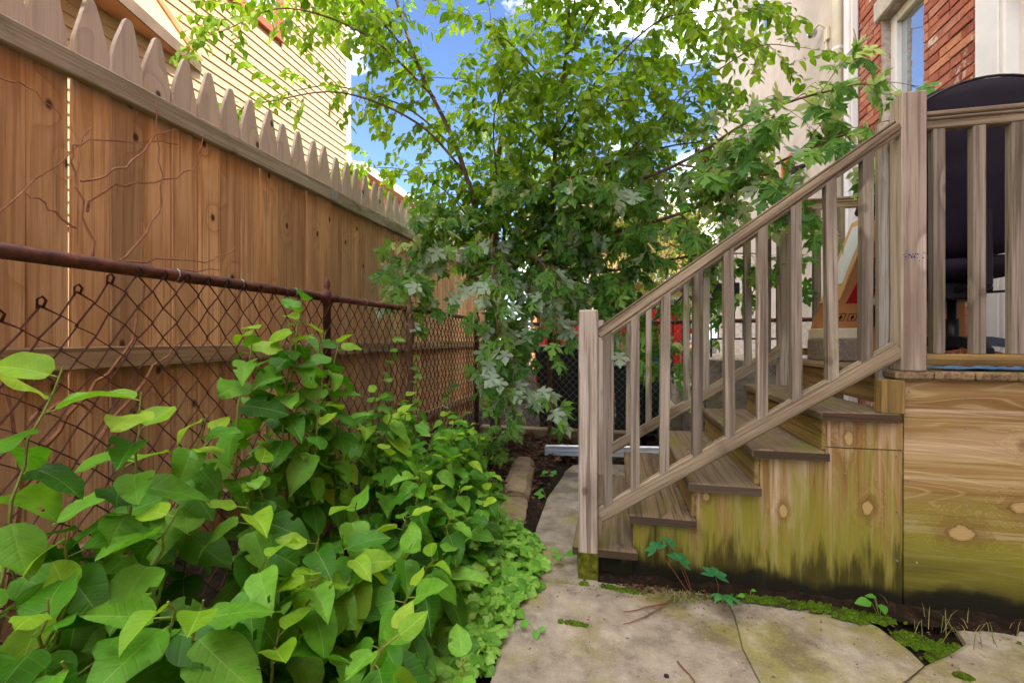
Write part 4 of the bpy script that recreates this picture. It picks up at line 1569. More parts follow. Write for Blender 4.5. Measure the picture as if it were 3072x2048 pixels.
# second house far behind, only its eave and brick upper corner show over the pickets
fh = thing('far_house', (-8.5, 12, 0), 'far brown brick house with pale eave above the pickets', 'house')
m = MB()
m.box(-13, -9.2, 15, 19, 0, 7.1)
m.build('wall', 'brown_trim', fh)
m = MB()
m.box(-13.2, -8.7, 14.6, 19.2, 7.1, 7.4)
m.build('eave', 'cream_paint', fh)
m = MB()
m.add([(-13.2, 14.6, 7.4), (-8.7, 14.6, 7.4), (-8.7, 19.2, 7.4), (-13.2, 19.2, 7.4), (-11, 17, 8.6)], [(0, 1, 4), (1, 2, 4), (2, 3, 4), (3, 0, 4)])
m.build('roof', 'grey_shingle', fh)

# ================================================================== behind the back fence
redf = thing('red_board_fence', (0, 8.0, 0), 'bright red board fence beyond the bins', 'fence')
for i in range(19):
    rr = random.Random(900 + i)
    x = -1.3 + i * 0.135
    plank('fence_board', (x, 8.0 + rr.uniform(-.004, .004), 0.1), (x, 8.0, 1.60 + rr.uniform(-.02, .02)), 0.131, 0.02, (1, 0, 0), 'red_wood', redf)
for zz in (0.4, 1.25):
    plank('fence_rail', (-1.4, 8.035, zz), (1.25, 8.035, zz), 0.09, 0.04, (0, 0, 1), 'red_wood', redf)


def wheelie_bin(x, y, w, d, h, mat, label):
    t = thing('wheeled_bin', (x, y, 0), label, 'bin')
    b = MB()
    V = []
    for (s, z) in ((0.82, 0.06), (1.0, h)):
        V += [(x - w / 2 * s, y - d / 2 * s, z), (x + w / 2 * s, y - d / 2 * s, z), (x + w / 2 * s, y + d / 2 * s, z), (x - w / 2 * s, y + d / 2 * s, z)]
    b.add(V, [(3, 2, 1, 0), (4, 5, 6, 7), (0, 1, 5, 4), (1, 2, 6, 5), (2, 3, 7, 6), (3, 0, 4, 7)])
    b.cbox(x - w / 2 - 0.015, x + w / 2 + 0.015, y - d / 2 - 0.015, y + d / 2 + 0.015, h - 0.05, h - 0.002, 0.006)
    b.build('bin_body', mat, t)
    b = MB()
    b.cbox(x - w / 2 - 0.02, x + w / 2 + 0.02, y - d / 2 - 0.03, y + d / 2 + 0.03, h, h + 0.035, 0.01)
    b.tube([(x - w / 2 + .03, y + d / 2 + .05, h + 0.01), (x + w / 2 - .03, y + d / 2 + .05, h + 0.01)], 0.014, 8)
    b.build('bin_lid', mat, t)
    for s in (-1, 1):
        b = MB()
        b.tube([(x + s * (w / 2 - 0.02), y + d / 2 - 0.06, 0.10), (x + s * (w / 2 - 0.06), y + d / 2 - 0.06, 0.10)], 0.10, 16)
        b.build('wheel', 'black_plastic', t)
    return t


wheelie_bin(-0.60, 5.50, 0.62, 0.62, 1.005, 'black_plastic', 'black wheeled bin with flower pot on its lid behind the fence')
wheelie_bin(0.235, 5.50, 0.52, 0.58, 0.80, 'green_plastic', 'dark green wheeled bin behind the stair balusters')
pot = thing('flower_pot', (-0.70, 5.42, 1.042), 'terracotta pot with saucer standing on the black bin', 'pot')
b = MB()
b.lathe([(0.065, 0.015), (0.088, 0.14), (0.098, 0.14), (0.098, 0.175), (0.085, 0.175), (0.08, 0.15)], 18, (-0.70, 5.42, 1.042))
b.build('pot_body', 'terracotta', pot, smooth=True)
b = MB()
b.lathe([(0.09, 0.0), (0.10, 0.014), (0.09, 0.014)], 18, (-0.70, 5.42, 1.041))
b.build('saucer', 'terracotta', pot)
blueb = thing('plastic_barrel', (0.62, 6.6, 0), 'blue plastic barrel in front of the red fence', 'barrel')
b = MB()
b.lathe([(0.14, 0.35), (0.17, 0.40), (0.175, 0.7), (0.17, 0.95), (0.15, 1.0), (0.05, 1.0)], 18, (0.60, 6.6, 0))
b.build('barrel_body', 'blue_plastic', blueb, smooth=True)
b = MB()
b.cbox(0.44, 0.76, 6.44, 6.76, 0.0, 0.35, 0.01)
b.build('barrel_stand', 'kerb_concrete', blueb)

# neighbour's raised concrete landing, iron gate, hand rail
ld = thing('concrete_landing', (1.4, 6.4, 0), 'raised concrete landing with steps beyond the back fence', 'steps')
for (xa, xb, ya, yb, zt) in ((0.98, 2.14, 5.3, 7.2, 0.90), (0.72, 0.978, 5.4, 7.2, 0.60), (0.46, 0.718, 5.4, 6.35, 0.32)):
    b = MB()
    b.cbox(xa, xb, ya, yb, -0.05, zt, 0.012)
    b.build('landing_block', 'concrete_grey', ld)
gate = thing('iron_gate', (1.5, 5.75, 0.9), 'black iron gate with vertical bars on the concrete landing', 'gate')
for (p, q) in (((1.10, 0.905), (1.10, 1.90)), ((1.86, 0.905), (1.86, 1.90)), ((1.10, 1.89), (1.86, 1.89)), ((1.10, 1.12), (1.86, 1.12))):
    b = MB()
    b.tube([(p[0], 5.75, p[1]), (q[0], 5.75, q[1])], 0.013, 6)
    b.build('gate_frame', 'black_iron', gate)
for i in range(8):
    x = 1.18 + i * 0.088
    b = MB()
    b.tube([(x, 5.75, 1.12), (x, 5.75, 1.89)], 0.006, 6)
    b.build('gate_bar', 'black_iron', gate)
b = MB()
b.cbox(1.06, 1.42, 5.78, 5.86, 1.50, 1.78, 0.01)
b.cbox(1.08, 1.40, 5.86, 5.90, 1.52, 1.60, 0.01)
mbx = b.build('mail_box', 'black_iron')
tag(mbx, 'black metal box hanging on the iron gate', 'metal box')
hr = thing('iron_handrail', (0.8, 6.0, 0), 'black iron stair handrail sloping down in front of the red fence', 'handrail')
b = MB()
b.tube(bez([(1.10, 5.72, 1.86), (0.95, 5.72, 1.80), (0.70, 5.72, 1.55), (0.42, 5.72, 1.32)], 4), 0.014, 8)
b.build('hand_bar', 'black_iron', hr)
for i in range(6):
    t = i / 5
    x = lerp(0.45, 1.0, t)
    zt = lerp(1.34, 1.82, t)
    b = MB()
    b.tube([(x, 5.72, zt - 0.01), (x, 5.72, max(0.28, zt - 0.95))], 0.008, 6)
    b.build('hand_rail_bar', 'black_iron', hr)
b = MB()
b.tube([(0.87, 5.1, 0.1), (0.88, 5.1, 1.05)], 0.022, 10)
gp = b.build('grey_pipe', 'grey_wire')
tag(gp, 'upright grey pipe behind the back fence mesh', 'pipe')

tan = thing('tan_house', (1.0, 17, 0), 'distant tan house with white trim seen through the leaves above the red fence', 'house')
b = MB()
b.box(-3.0, 2.6, 16, 22, 0, 3.0)
b.box(-3.0, 2.6, 16.5, 22, 3.0, 5.2)
b.build('wall', 'tan_wall', tan)
b = MB()
b.box(-3.2, 2.8, 15.6, 16.45, 3.0, 3.25)
b.box(-3.2, 2.8, 15.9, 22.2, 5.2, 5.45)
b.build('eave', 'white_paint', tan)
b = MB()
b.add([(-3.2, 15.9, 5.45), (2.8, 15.9, 5.45), (2.8, 22.2, 5.45), (-3.2, 22.2, 5.45), (-0.2, 19, 7.0)], [(0, 1, 4), (1, 2, 4), (2, 3, 4), (3, 0, 4)])
b.build('roof', 'grey_shingle', tan)
for x in (-2.2, -0.8, 0.6, 1.7):
    b = MB()
    b.cbox(x, x + 0.8, 15.94, 15.999, 1.0, 2.5, 0.01)
    f = b.build('window_frame', 'white_paint', tan)
    b = MB()
    b.box(x + 0.08, x + 0.72, 15.925, 15.9395, 1.08, 2.42)
    b.build('window_pane', 'dark_glass', f)

# aluminium downspout lying across the end of the path
ap = thing('aluminium_downspout', (-0.2, 4.2, 0.06), 'length of silver aluminium downspout lying on the ground behind the stairs', 'downspout')
b = MB()
prof = []
for q in range(24):
    an = 6.283 * q / 24
    rr_ = 1.0 + (0.08 if q % 3 == 0 else -0.03)
    prof.append((0.034 * rr_ * max(-1, min(1, 1.35 * math.cos(an))), 0.042 * rr_ * max(-1, min(1, 1.3 * math.sin(an)))))
V, F = [], []
segs = [(-0.645, 0.9), (-0.63, 1.0), (-0.45, 1.0), (-0.44, 0.95), (-0.43, 1.0), (0.42, 1.0)]
for (x, s) in segs:
    for (py, pz) in prof:
        V.append((x, 4.25 - (x + 0.64) * 0.10 + py * s, 0.075 + pz * s + (x + 0.64) * 0.06))
k = len(prof)
for i in range(len(segs) - 1):
    for j in range(k):
        F.append((i * k + j, (i + 1) * k + j, (i + 1) * k + (j + 1) % k, i * k + (j + 1) % k))
b.add(V, F)
b.build('tube', 'aluminium', ap, smooth=False)
b = MB()
V2 = []
for (x, s) in ((-0.50, 1.06), (-0.47, 1.06)):
    for (py, pz) in prof:
        V2.append((x, 4.25 - (x + 0.64) * 0.10 + py * s, 0.075 + pz * s + (x + 0.64) * 0.06))
b.add(V2, [(j, k + j, k + (j + 1) % k, (j + 1) % k) for j in range(k)])
b.build('strap_band', 'aluminium', ap)
b = MB()
b.cbox(0.10, 0.40, 3.62, 3.90, 0.032, 0.13, 0.006)
b.build('white_panel', 'white_paint', ap)

# overhead wires
wires = [((-2.5, 14, 8.0), (7, 12.0, 8.3)), ((-6, 14, 12.2), (4, 13.0, 13.5)), ((-6, 13, 6.5), (6, 13.5, 7.4)), ((-7, 13, 6.2), (6, 13.5, 8.0)), ((-6, 13.2, 9.3), (6, 12.6, 8.6)), ((-6, 13, 5.6), (6, 14, 6.3))]
wl_ = ['topmost overhead cable crossing the sky near the cloud', 'thin overhead cable sloping across the blue gap', 'lower overhead cable running behind the tree crown', 'lowest overhead cable behind the leaves', 'overhead cable reaching the stucco house high up', 'thin low overhead cable above the pickets']
for (p, q), l in zip(wires, wl_):
    b = MB()
    p, q = Vector(p), Vector(q)
    b.tube([p.lerp(q, t / 12) + Vector((0, 0, -0.5 * (1 - (t / 6 - 1) ** 2))) for t in range(13)], 0.012, 5)
    tag(b.build('overhead_cable', 'cable'), l, 'cable', 'overhead cables')

# ================================================================== vegetation
def leaf_grid(L, hwf, rows, cols, droop=0.2, fold=0.15, wave=0.0, seed=0, bend=0.0, twist=0.0):
    """blade along +Y, normal +Z; hwf(t) gives the half width"""
    rr = random.Random(seed)
    ph = rr.uniform(0, 6.28)
    V, UV, F = [], [], []
    for i in range(rows + 1):
        t = i / rows
        hw = hwf(t)
        for j in range(cols + 1):
            s = -1 + 2 * j / cols
            x = s * hw
            y = L * t * (1 - 0.12 * droop * t)
            z = -droop * L * t * t + fold * abs(x) + wave * L * math.sin(t * 11 + ph + s) * abs(s) ** 1.5
            V.append((x + bend * L * t * t, y, z + twist * x * t))
            UV.append((0.5 + x / L, t))
    c = cols + 1
    for i in range(rows):
        for j in range(cols):
            a = i * c + j
            F.append((a, a + 1, a + c + 1, a + c))
    return np.array(V), F, np.array(UV)


def knot_hw(L):
    return lambda t: L * 0.325 * (1.0 if t > 0.2 else (0.42 + 0.58 * math.sin(t / 0.2 * 1.5708))) * (1 - max(0, (t - 0.26) / 0.74) ** 2.3) ** 1.12 * (0.98 + 0.02 * math.cos(t * 20)) + 0.0004


def ovate_hw(L, w=0.27):
    return lambda t: L * w * math.sin(math.pi * min(1, max(0.0, t)) ** 0.72) ** 0.85 + 0.0003


def polar_leaf(half, L, droop=0.25, seed=0, centre=0.3, curl=0.0):
    rr = random.Random(seed)
    pts = [(x, y) for x, y in half] + [(-x, y) for x, y in half[::-1] if x > 1e-6]
    V = [(0, centre * L, 0.0)]
    UV = [(0.5, centre)]
    ph = rr.uniform(0, 6.28)
    for (x, y) in pts:
        r2 = (x * x + (y - centre) ** 2)
        z = -droop * L * r2 * 1.4 + 0.05 * L * math.sin(7 * math.atan2(y - centre, x) + ph) * r2 - curl * abs(x) * L * 0.3
        V.append((x * L, y * L, z))
        UV.append((0.5 + x, y))
    n = len(pts)
    F = [(0, 1 + i, 1 + (i + 1) % n) for i in range(n)]
    return np.array(V), F, np.array(UV)


MAPLE = [(0.0, 0.03), (0.06, -0.03), (0.20, -0.03), (0.34, 0.03), (0.28, 0.08), (0.15, 0.14), (0.30, 0.21), (0.47, 0.26), (0.52, 0.38), (0.62, 0.52), (0.47, 0.49), (0.40, 0.55), (0.29, 0.45),
         (0.09, 0.36), (0.12, 0.52), (0.30, 0.62), (0.20, 0.66), (0.19, 0.78), (0.10, 0.80), (0.07, 0.92), (0.0, 1.04)]
HOP = [(0.0, 0.08), (0.10, -0.04), (0.26, -0.06), (0.40, 0.04), (0.50, 0.20), (0.56, 0.40), (0.50, 0.52), (0.36, 0.52), (0.24, 0.46), (0.30, 0.62), (0.27, 0.78), (0.15, 0.93), (0.0, 1.02)]
ROUND5 = [(0.0, 0.08), (0.14, -0.03), (0.32, 0.0), (0.44, 0.14), (0.36, 0.24), (0.54, 0.34), (0.56, 0.52), (0.38, 0.52), (0.34, 0.72), (0.18, 0.84), (0.0, 1.0)]

knot_var = [leaf_grid(1.0, knot_hw(1.0), 10, 6, d, f, w, i, bd, tw) for i, (d, f, w, bd, tw) in enumerate([(0.10, 0.28, 0.022, 0.05, 0.3), (0.26, 0.15, 0.030, -0.07, -0.4), (0.40, 0.35, 0.026, 0.09, 0.5), (0.02, 0.45, 0.020, -0.04, 0.2), (0.55, 0.18, 0.034, 0.02, -0.5), (0.20, -0.12, 0.034, -0.10, 0.4), (0.30, 0.60, 0.018, 0.06, -0.2), (0.15, 0.05, 0.040, 0.12, 0.6)])]
elm_var = [leaf_grid(1.0, ovate_hw(1.0), 5, 2, d, f, 0.0, i) for i, (d, f) in enumerate([(0.12, 0.2), (0.3, 0.1), (0.22, 0.35)])]
maple_var = [polar_leaf(MAPLE, 1.0, d, i, 0.30, c) for i, (d, c) in enumerate([(0.15, 0.2), (0.4, 0.4), (0.6, 0.1), (0.3, 0.7)])]
hop_var = [polar_leaf(h, 1.0, d, i, 0.34, c) for i, (h, d, c) in enumerate([(HOP, 0.2, 0.2), (ROUND5, 0.35, -0.2), (HOP, 0.1, 0.5), (ROUND5, 0.2, 0.3)])]
small_var = [leaf_grid(1.0, ovate_hw(1.0, 0.24), 3, 2, 0.2, 0.25, 0.0, 3)]


def var_meshes(variants, name, mat, bites=None):
    out = []
    for q, (V, F, UV) in enumerate(variants):
        b = MB()
        F = [f for i, f in enumerate(F) if not bites or i not in bites[q % len(bites)]]
        b.add(V, F, UV)
        out.append(b.mesh(name, mat, True))
    return out


def leaf_matrix(base, d, n, s):
    d = Vector(d).normalized()
    n = Vector(n)
    n = n - d * n.dot(d)
    if n.length < 1e-5:
        n = d.orthogonal()
    n.normalize()
    x = d.cross(n)
    m = Matrix((x, d, n)).transposed() * s
    m = m.to_4x4()
    m.translation = Vector(base)
    return m


def joined_leaves(leaves, variants, seed=0):
    """leaves: list of 4x4 matrices -> one MB (fast numpy path)"""
    b = MB()
    rr = random.Random(seed)
    for m in leaves:
        V, F, UV = variants[rr.randrange(len(variants))]
        A = np.array(m)
        b.add(V @ A[:3, :3].T + A[:3, 3], F, UV)
    return b


# ------------------------------------------------------------------ trees
class Tree:
    def __init__(self, seed):
        self.rr = random.Random(seed)
        self.wood = MB()
        self.twigs = MB()
        self.leaves = []

    def limb(self, pts, r0, r1, n=7):
        P = bez(pts, 6)
        k = len(P)
        self.wood.tube(P, [lerp(r0, r1, i / (k - 1)) for i in range(k)], n)
        return P

    def rvec(self, s=1.0):
        r = self.rr
        return Vector((r.gauss(0, s), r.gauss(0, s), r.gauss(0, s)))

    def twig(self, p, d, L, sag, r, step, leaffn, sub=0.0):
        rr = self.rr
        n = max(3, int(L / step))
        P = [Vector(p)]
        d = Vector(d).normalized()
        for i in range(n):
            d = (d + Vector((0, 0, -sag / n)) + self.rvec(0.07)).normalized()
            P.append(P[-1] + d * (L / n))
        self.twigs.tube(P, [lerp(r, r * 0.35, i / n) for i in range(n + 1)], 4, cap=False)
        for i in range(1, n + 1):
            leaffn(P[i], (P[i] - P[i - 1]).normalized(), i, i / n)
            if sub and i < n - 1 and rr.random() < sub:
                sd_ = ((P[i] - P[i - 1]).normalized() + self.rvec(0.55)).normalized()
                self.twig(P[i], sd_, L * rr.uniform(0.4, 0.7), sag, r * 0.7, step, leaffn, 0)

    def dress(self, P, t0, spacing, L, sag, r, step, leaffn, sub, spread=0.8, up=0.0):
        rr = self.rr
        acc = 0
        tot = sum((P[i + 1] - P[i]).length for i in range(len(P) - 1))
        run = 0
        for i in range(len(P) - 1):
            seg = (P[i + 1] - P[i])
            run += seg.length
            acc += seg.length
            while acc > spacing:
                acc -= spacing
                if run / tot < t0:
                    continue
                t = seg.normalized()
                side = self.rvec(1.0)
                side = (side - t * side.dot(t)).normalized()
                d = (t * rr.uniform(0.2, 0.8) + side * spread + Vector((0, 0, up))).normalized()
                self.twig(P[i] + seg * rr.random(), d, L * rr.uniform(0.6, 1.25), sag, r, step, leaffn, sub)
        self.twig(P[-1], (P[-1] - P[-2]).normalized(), L * 1.1, sag, r, step, leaffn, sub)

    def finish(self, name, loc, label, cat, variants, leafname, leafmat_, barkmat, twigmat, individuals=300):
        t = thing(name, loc, label, cat)
        self.wood.build('trunk', barkmat, t, smooth=True)
        self.twigs.build('branches', twigmat, t)
        vis = []
        for m in self.leaves:
            p = m.translation
            if in_view(p, 0.0):
                s = m.to_scale()[0]
                vis.append((s / cam_depth(p), m))
        vis.sort(key=lambda q: -q[0])
        pick = set(id(m) for _, m in vis[:individuals])
        meshes = var_meshes(variants, leafname, leafmat_)
        rest = []
        for m in self.leaves:
            if id(m) in pick:
                link(leafname, meshes[self.rr.randrange(len(meshes))], t, m)
            else:
                rest.append(m)
        if rest:
            tag(joined_leaves(rest, variants, 5).build('crown', leafmat_, t, smooth=True), kind='stuff')
        return t


def not_near_camera(p, dmin=1.2):
    return cam_depth(p) > dmin


# --- ovate-leaved tree (several stems rising behind the maple)
elm = Tree(21)


def elm_leaf(p, t, i, f):
    rr = elm.rr
    if not not_near_camera(p, 1.6):
        return
    side = t.cross(Vector((0, 0, 1)))
    if side.length < 1e-3:
        side = Vector((1, 0, 0))
    side.normalize()
    s = 1 if i % 2 else -1
    d = (side * s * 0.9 + t * 0.5 + Vector((0, 0, -0.55)) + elm.rvec(0.22)).normalized()
    n = Vector((0, 0, 1)) + elm.rvec(0.45)
    L = rr.uniform(0.056, 0.092) * (0.75 + 0.35 * math.sin(f * 2.6))
    elm.leaves.append(leaf_matrix(p + d * 0.006, d, n, L))


E_L = [
    ([(-1.02, 4.5, -0.05), (-1.05, 4.1, 1.4), (-1.25, 3.6, 2.6), (-1.60, 3.5, 3.4), (-1.95, 3.45, 4.5)], 0.040, 0.012, 0.62, 0.10, 0.42),
    ([(-1.22, 3.65, 2.5), (-1.55, 3.4, 2.85), (-2.05, 3.1, 3.0), (-2.55, 2.85, 2.85)], 0.016, 0.005, 0.25, 0.24, 0.26),
    ([(-1.45, 3.52, 3.1), (-1.85, 3.2, 3.45), (-2.35, 2.9, 3.55), (-2.75, 2.7, 3.30)], 0.014, 0.004, 0.15, 0.12, 0.32),
    ([(-1.60, 3.5, 3.4), (-1.95, 3.1, 3.75), (-2.35, 2.8, 3.9)], 0.012, 0.004, 0.1, 0.09, 0.45),
    ([(-1.75, 3.48, 3.8), (-2.25, 3.6, 4.1), (-2.7, 3.6, 4.1)], 0.012, 0.004, 0.1, 0.16, 0.36),
    ([(-1.30, 3.6, 2.7), (-1.75, 3.6, 3.1), (-2.35, 3.5, 3.3), (-2.7, 3.4, 3.25)], 0.012, 0.004, 0.25, 0.26, 0.28),
    ([(-0.62, 4.4, -0.05), (-0.56, 4.0, 1.8), (-0.46, 3.65, 2.8), (-0.36, 3.5, 3.4), (-0.30, 3.4, 4.4)], 0.034, 0.010, 0.55, 0.10, 0.45),
    ([(-0.46, 3.6, 2.7), (-0.10, 3.4, 3.05), (0.28, 3.2, 3.25), (0.62, 3.1, 3.20)], 0.012, 0.004, 0.15, 0.10, 0.42),
    ([(-0.42, 3.6, 2.2), (0.08, 3.5, 2.5), (0.46, 3.5, 2.86), (0.95, 3.5, 3.16), (1.22, 3.45, 3.10)], 0.012, 0.003, 0.2, 0.15, 0.30),
    ([(-0.42, 3.58, 3.0), (-0.70, 3.3, 3.25), (-0.88, 3.05, 3.3)], 0.010, 0.004, 0.1, 0.10, 0.40),
    ([(-0.36, 3.5, 3.3), (0.05, 3.3, 3.7), (0.45, 3.2, 3.85)], 0.010, 0.004, 0.1, 0.10, 0.42),
    ([(-0.95, 4.1, 1.7), (-0.95, 3.7, 2.3), (-0.92, 3.4, 2.75), (-0.8, 3.2, 2.95)], 0.014, 0.004, 0.3, 0.09, 0.40),
    ([(-0.95, 4.1, 2.2), (-0.95, 3.9, 2.9), (-1.05, 3.8, 3.5)], 0.010, 0.004, 0.2, 0.10, 0.42),
    ([(-0.20, 4.2, 2.3), (0.0, 4.1, 3.0), (0.15, 4.0, 3.7)], 0.010, 0.004, 0.2, 0.10, 0.45),
    ([(0.10, 3.6, 2.5), (0.45, 3.8, 3.0), (0.85, 3.9, 3.5)], 0.008, 0.003, 0.2, 0.11, 0.42),
    ([(-0.40, 3.7, 2.9), (-0.60, 3.9, 3.5), (-0.75, 4.0, 4.2)], 0.008, 0.003, 0.2, 0.10, 0.42),
    ([(-1.10, 4.0, 1.9), (-1.55, 4.1, 2.5), (-2.05, 4.2, 2.80), (-2.45, 4.15, 2.85)], 0.012, 0.004, 0.25, 0.095, 0.40),
    ([(-0.55, 3.9, 2.1), (-0.35, 3.5, 2.5), (-0.1, 3.2, 2.7), (0.1, 3.0, 2.65)], 0.010, 0.004, 0.2, 0.10, 0.40),
    ([(-0.30, 3.4, 3.6), (-0.15, 3.1, 3.9), (0.0, 2.9, 3.9)], 0.010, 0.004, 0.1, 0.10, 0.42),
    ([(0.28, 3.2, 3.25), (0.55, 3.4, 3.7), (0.85, 3.4, 3.9)], 0.008, 0.004, 0.1, 0.12, 0.36),
    ([(-1.05, 4.2, 2.0), (-1.0, 4.5, 2.9), (-0.9, 4.6, 3.4)], 0.010, 0.004, 0.2, 0.09, 0.45),
    ([(-0.56, 4.0, 1.8), (-0.2, 4.4, 2.6), (0.2, 4.5, 3.0)], 0.010, 0.004, 0.2, 0.09, 0.45),
    ([(-0.50, 3.9, 1.9), (0.2, 4.0, 2.4), (0.7, 4.0, 2.6)], 0.010, 0.004, 0.2, 0.10, 0.42),
]
for pts, r0, r1, t0, sp, L in E_L:
    P = elm.limb(pts, r0 * 0.75, r1 * 0.75)
    elm.dress(P, t0 * 0.7, sp * 0.70, L * 1.05, 0.7, 0.0020, 0.032, elm_leaf, 0.24, 0.75, 0.1)
elm.finish('ovate_leaf_tree', (-0.9, 4.4, 0), 'slender multi-stemmed tree with small oval sunlit leaves against the sky', 'tree', elm_var, 'leaf', 'elm_leaf', 'bark', 'twig_red')

# --- silver maple
map_ = Tree(33)
FLIP = [0.1]


def maple_leaf(p, t, i, f):
    rr = map_.rr
    if not not_near_camera(p, 1.5):
        return
    if i % 2 == 0 and f < 0.9:
        return
    for s in ((1, -1) if f < 0.95 else (1, -1, 0)):
        if rr.random() < 0.12:
            continue
        side = t.cross(Vector((0, 0, 1)))
        if side.length < 1e-3:
            side = Vector((1, 0, 0))
        side.normalize()
        d = (side * s * 0.8 + t * 0.7 + Vector((0, -0.15, -0.45)) + map_.rvec(0.3)).normalized()
        pet = rr.uniform(0.03, 0.07)
        base = p + d * pet + Vector((0, 0, -0.1 * pet))
        map_.twigs.tube([p, base], 0.0012, 3, cap=False)
        d2 = (d + Vector((0, 0, -0.45))).normalized()
        n = Vector((0, -0.15, 1)) + map_.rvec(0.55)
        if rr.random() < FLIP[0]:
            n = -n + map_.rvec(0.4)
        L = rr.uniform(0.09, 0.145)
        map_.leaves.append(leaf_matrix(base, d2, n, L))


M_L = [
    ([(-1.20, 4.55, -0.05), (-1.20, 4.45, 1.2), (-1.17, 4.3, 2.4), (-1.05, 4.2, 3.1)], 0.062, 0.02, 0.75, 0.16, 0.4, 0.05, 0.3),
    ([(-1.18, 4.4, 1.5), (-1.02, 3.9, 2.0), (-0.96, 3.5, 1.9), (-0.86, 3.2, 1.45), (-0.80, 3.15, 1.05)], 0.018, 0.004, 0.3, 0.075, 0.30, 0.32, 1.1),
    ([(-1.15, 4.3, 1.4), (-0.80, 3.9, 1.8), (-0.55, 3.6, 1.7), (-0.45, 3.45, 1.35)], 0.016, 0.004, 0.3, 0.08, 0.30, 0.40, 1.1),
    ([(-0.95, 3.6, 1.6), (-0.85, 3.4, 1.2), (-0.72, 3.3, 0.9), (-0.60, 3.25, 0.80)], 0.010, 0.004, 0.2, 0.075, 0.26, 0.22, 1.1),
    ([(-1.20, 4.3, 1.7), (-1.5, 3.8, 2.0), (-1.68, 3.5, 1.85), (-1.55, 3.3, 1.55)], 0.014, 0.004, 0.3, 0.10, 0.26, 0.08, 0.9),
    ([(-1.15, 4.3, 2.0), (-1.35, 3.8, 2.2), (-1.35, 3.4, 2.05)], 0.012, 0.004, 0.3, 0.10, 0.28, 0.08, 0.8),
    ([(-1.10, 4.25, 2.0), (-0.30, 3.7, 2.2), (0.40, 3.2, 2.28), (0.85, 2.85, 2.42), (1.22, 2.70, 2.44)], 0.018, 0.004, 0.25, 0.085, 0.26, 0.06, 0.7),
    ([(-1.10, 4.25, 1.9), (-0.20, 3.8, 1.95), (0.50, 3.3, 2.0), (0.95, 2.9, 2.15), (1.34, 2.78, 2.26)], 0.018, 0.004, 0.25, 0.095, 0.26, 0.06, 0.7),
    ([(-1.10, 4.25, 1.7), (0.0, 3.95, 1.70), (0.6, 3.65, 1.75), (0.95, 3.5, 1.72)], 0.016, 0.004, 0.25, 0.085, 0.30, 0.08, 0.7),
    ([(-1.10, 4.25, 1.6), (-0.1, 4.0, 1.5), (0.30, 3.8, 1.25), (0.45, 3.7, 1.0)], 0.014, 0.004, 0.3, 0.14, 0.26, 0.08, 0.9),
    ([(-1.10, 4.25, 2.2), (-0.6, 3.6, 2.35), (-0.2, 3.2, 2.25)], 0.014, 0.004, 0.3, 0.12, 0.30, 0.06, 0.7),
    ([(-1.10, 4.25, 2.2), (-0.3, 3.9, 2.5), (0.3, 3.6, 2.55), (0.6, 3.4, 2.5)], 0.014, 0.004, 0.3, 0.13, 0.30, 0.05, 0.7),
    ([(-1.10, 4.25, 1.9), (-0.6, 4.0, 2.0), (-0.1, 3.7, 1.95)], 0.012, 0.004, 0.2, 0.11, 0.32, 0.2, 0.8),
    ([(-0.9, 4.1, 1.7), (-0.4, 4.0, 1.65), (0.0, 3.8, 1.45), (0.15, 3.6, 1.3)], 0.012, 0.004, 0.2, 0.08, 0.28, 0.15, 0.9),
    ([(0.40, 3.2, 2.28), (0.72, 3.0, 2.12), (0.95, 2.9, 1.95)], 0.008, 0.003, 0.2, 0.11, 0.24, 0.05, 0.8),
    ([(-1.15, 4.35, 2.3), (-0.7, 4.0, 2.7), (-0.4, 3.7, 2.8)], 0.012, 0.004, 0.3, 0.16, 0.32, 0.05, 0.6),
]
for pts, r0, r1, t0, sp, L, flip, sag in M_L:
    FLIP[0] = flip
    P = map_.limb(pts, r0, r1)
    map_.dress(P, t0 * 0.8, sp * 0.84, L * 1.12, sag, 0.0026, 0.045, maple_leaf, 0.10, 0.8, 0.05)
maple = map_.finish('silver_maple', (-1.2, 4.5, 0), 'silver maple with jagged leaves drooping at the fence corner and over the stairs', 'tree', maple_var, 'leaf', 'maple_leaf', 'bark', 'twig_red')
# broken, splintered stubs in its middle
b = MB()
b.tube([(-1.22, 4.3, 1.9), (-1.30, 4.2, 2.25), (-1.42, 4.1, 2.52)], [0.022, 0.018, 0.003], 6)
b.build('broken_branch', 'split_wood', maple)
b = MB()
b.tube([(-1.20, 4.25, 1.95), (-1.24, 4.15, 2.2), (-1.27, 4.1, 2.36)], [0.02, 0.017, 0.012], 6)
b.build('broken_branch', 'split_wood', maple)

# low maple sprout at the foot of the corner
sp_t = Tree(77)
mp_keep, mp_rr = map_, None


def sprout_leaf(p, t, i, f):
    rr = sp_t.rr
    for s in (1, -1):
        d = (Vector((rr.uniform(-1, 1), rr.uniform(-1, 0.2), -0.2)) + t * 0.4).normalized()
        base = p + d * 0.04
        sp_t.twigs.tube([p, base], 0.0011, 3, cap=False)
        sp_t.leaves.append(leaf_matrix(base, (d + Vector((0, 0, -0.4))).normalized(), Vector((0, -0.2, 1)) + sp_t.rvec(0.3), rr.uniform(0.07, 0.11)))


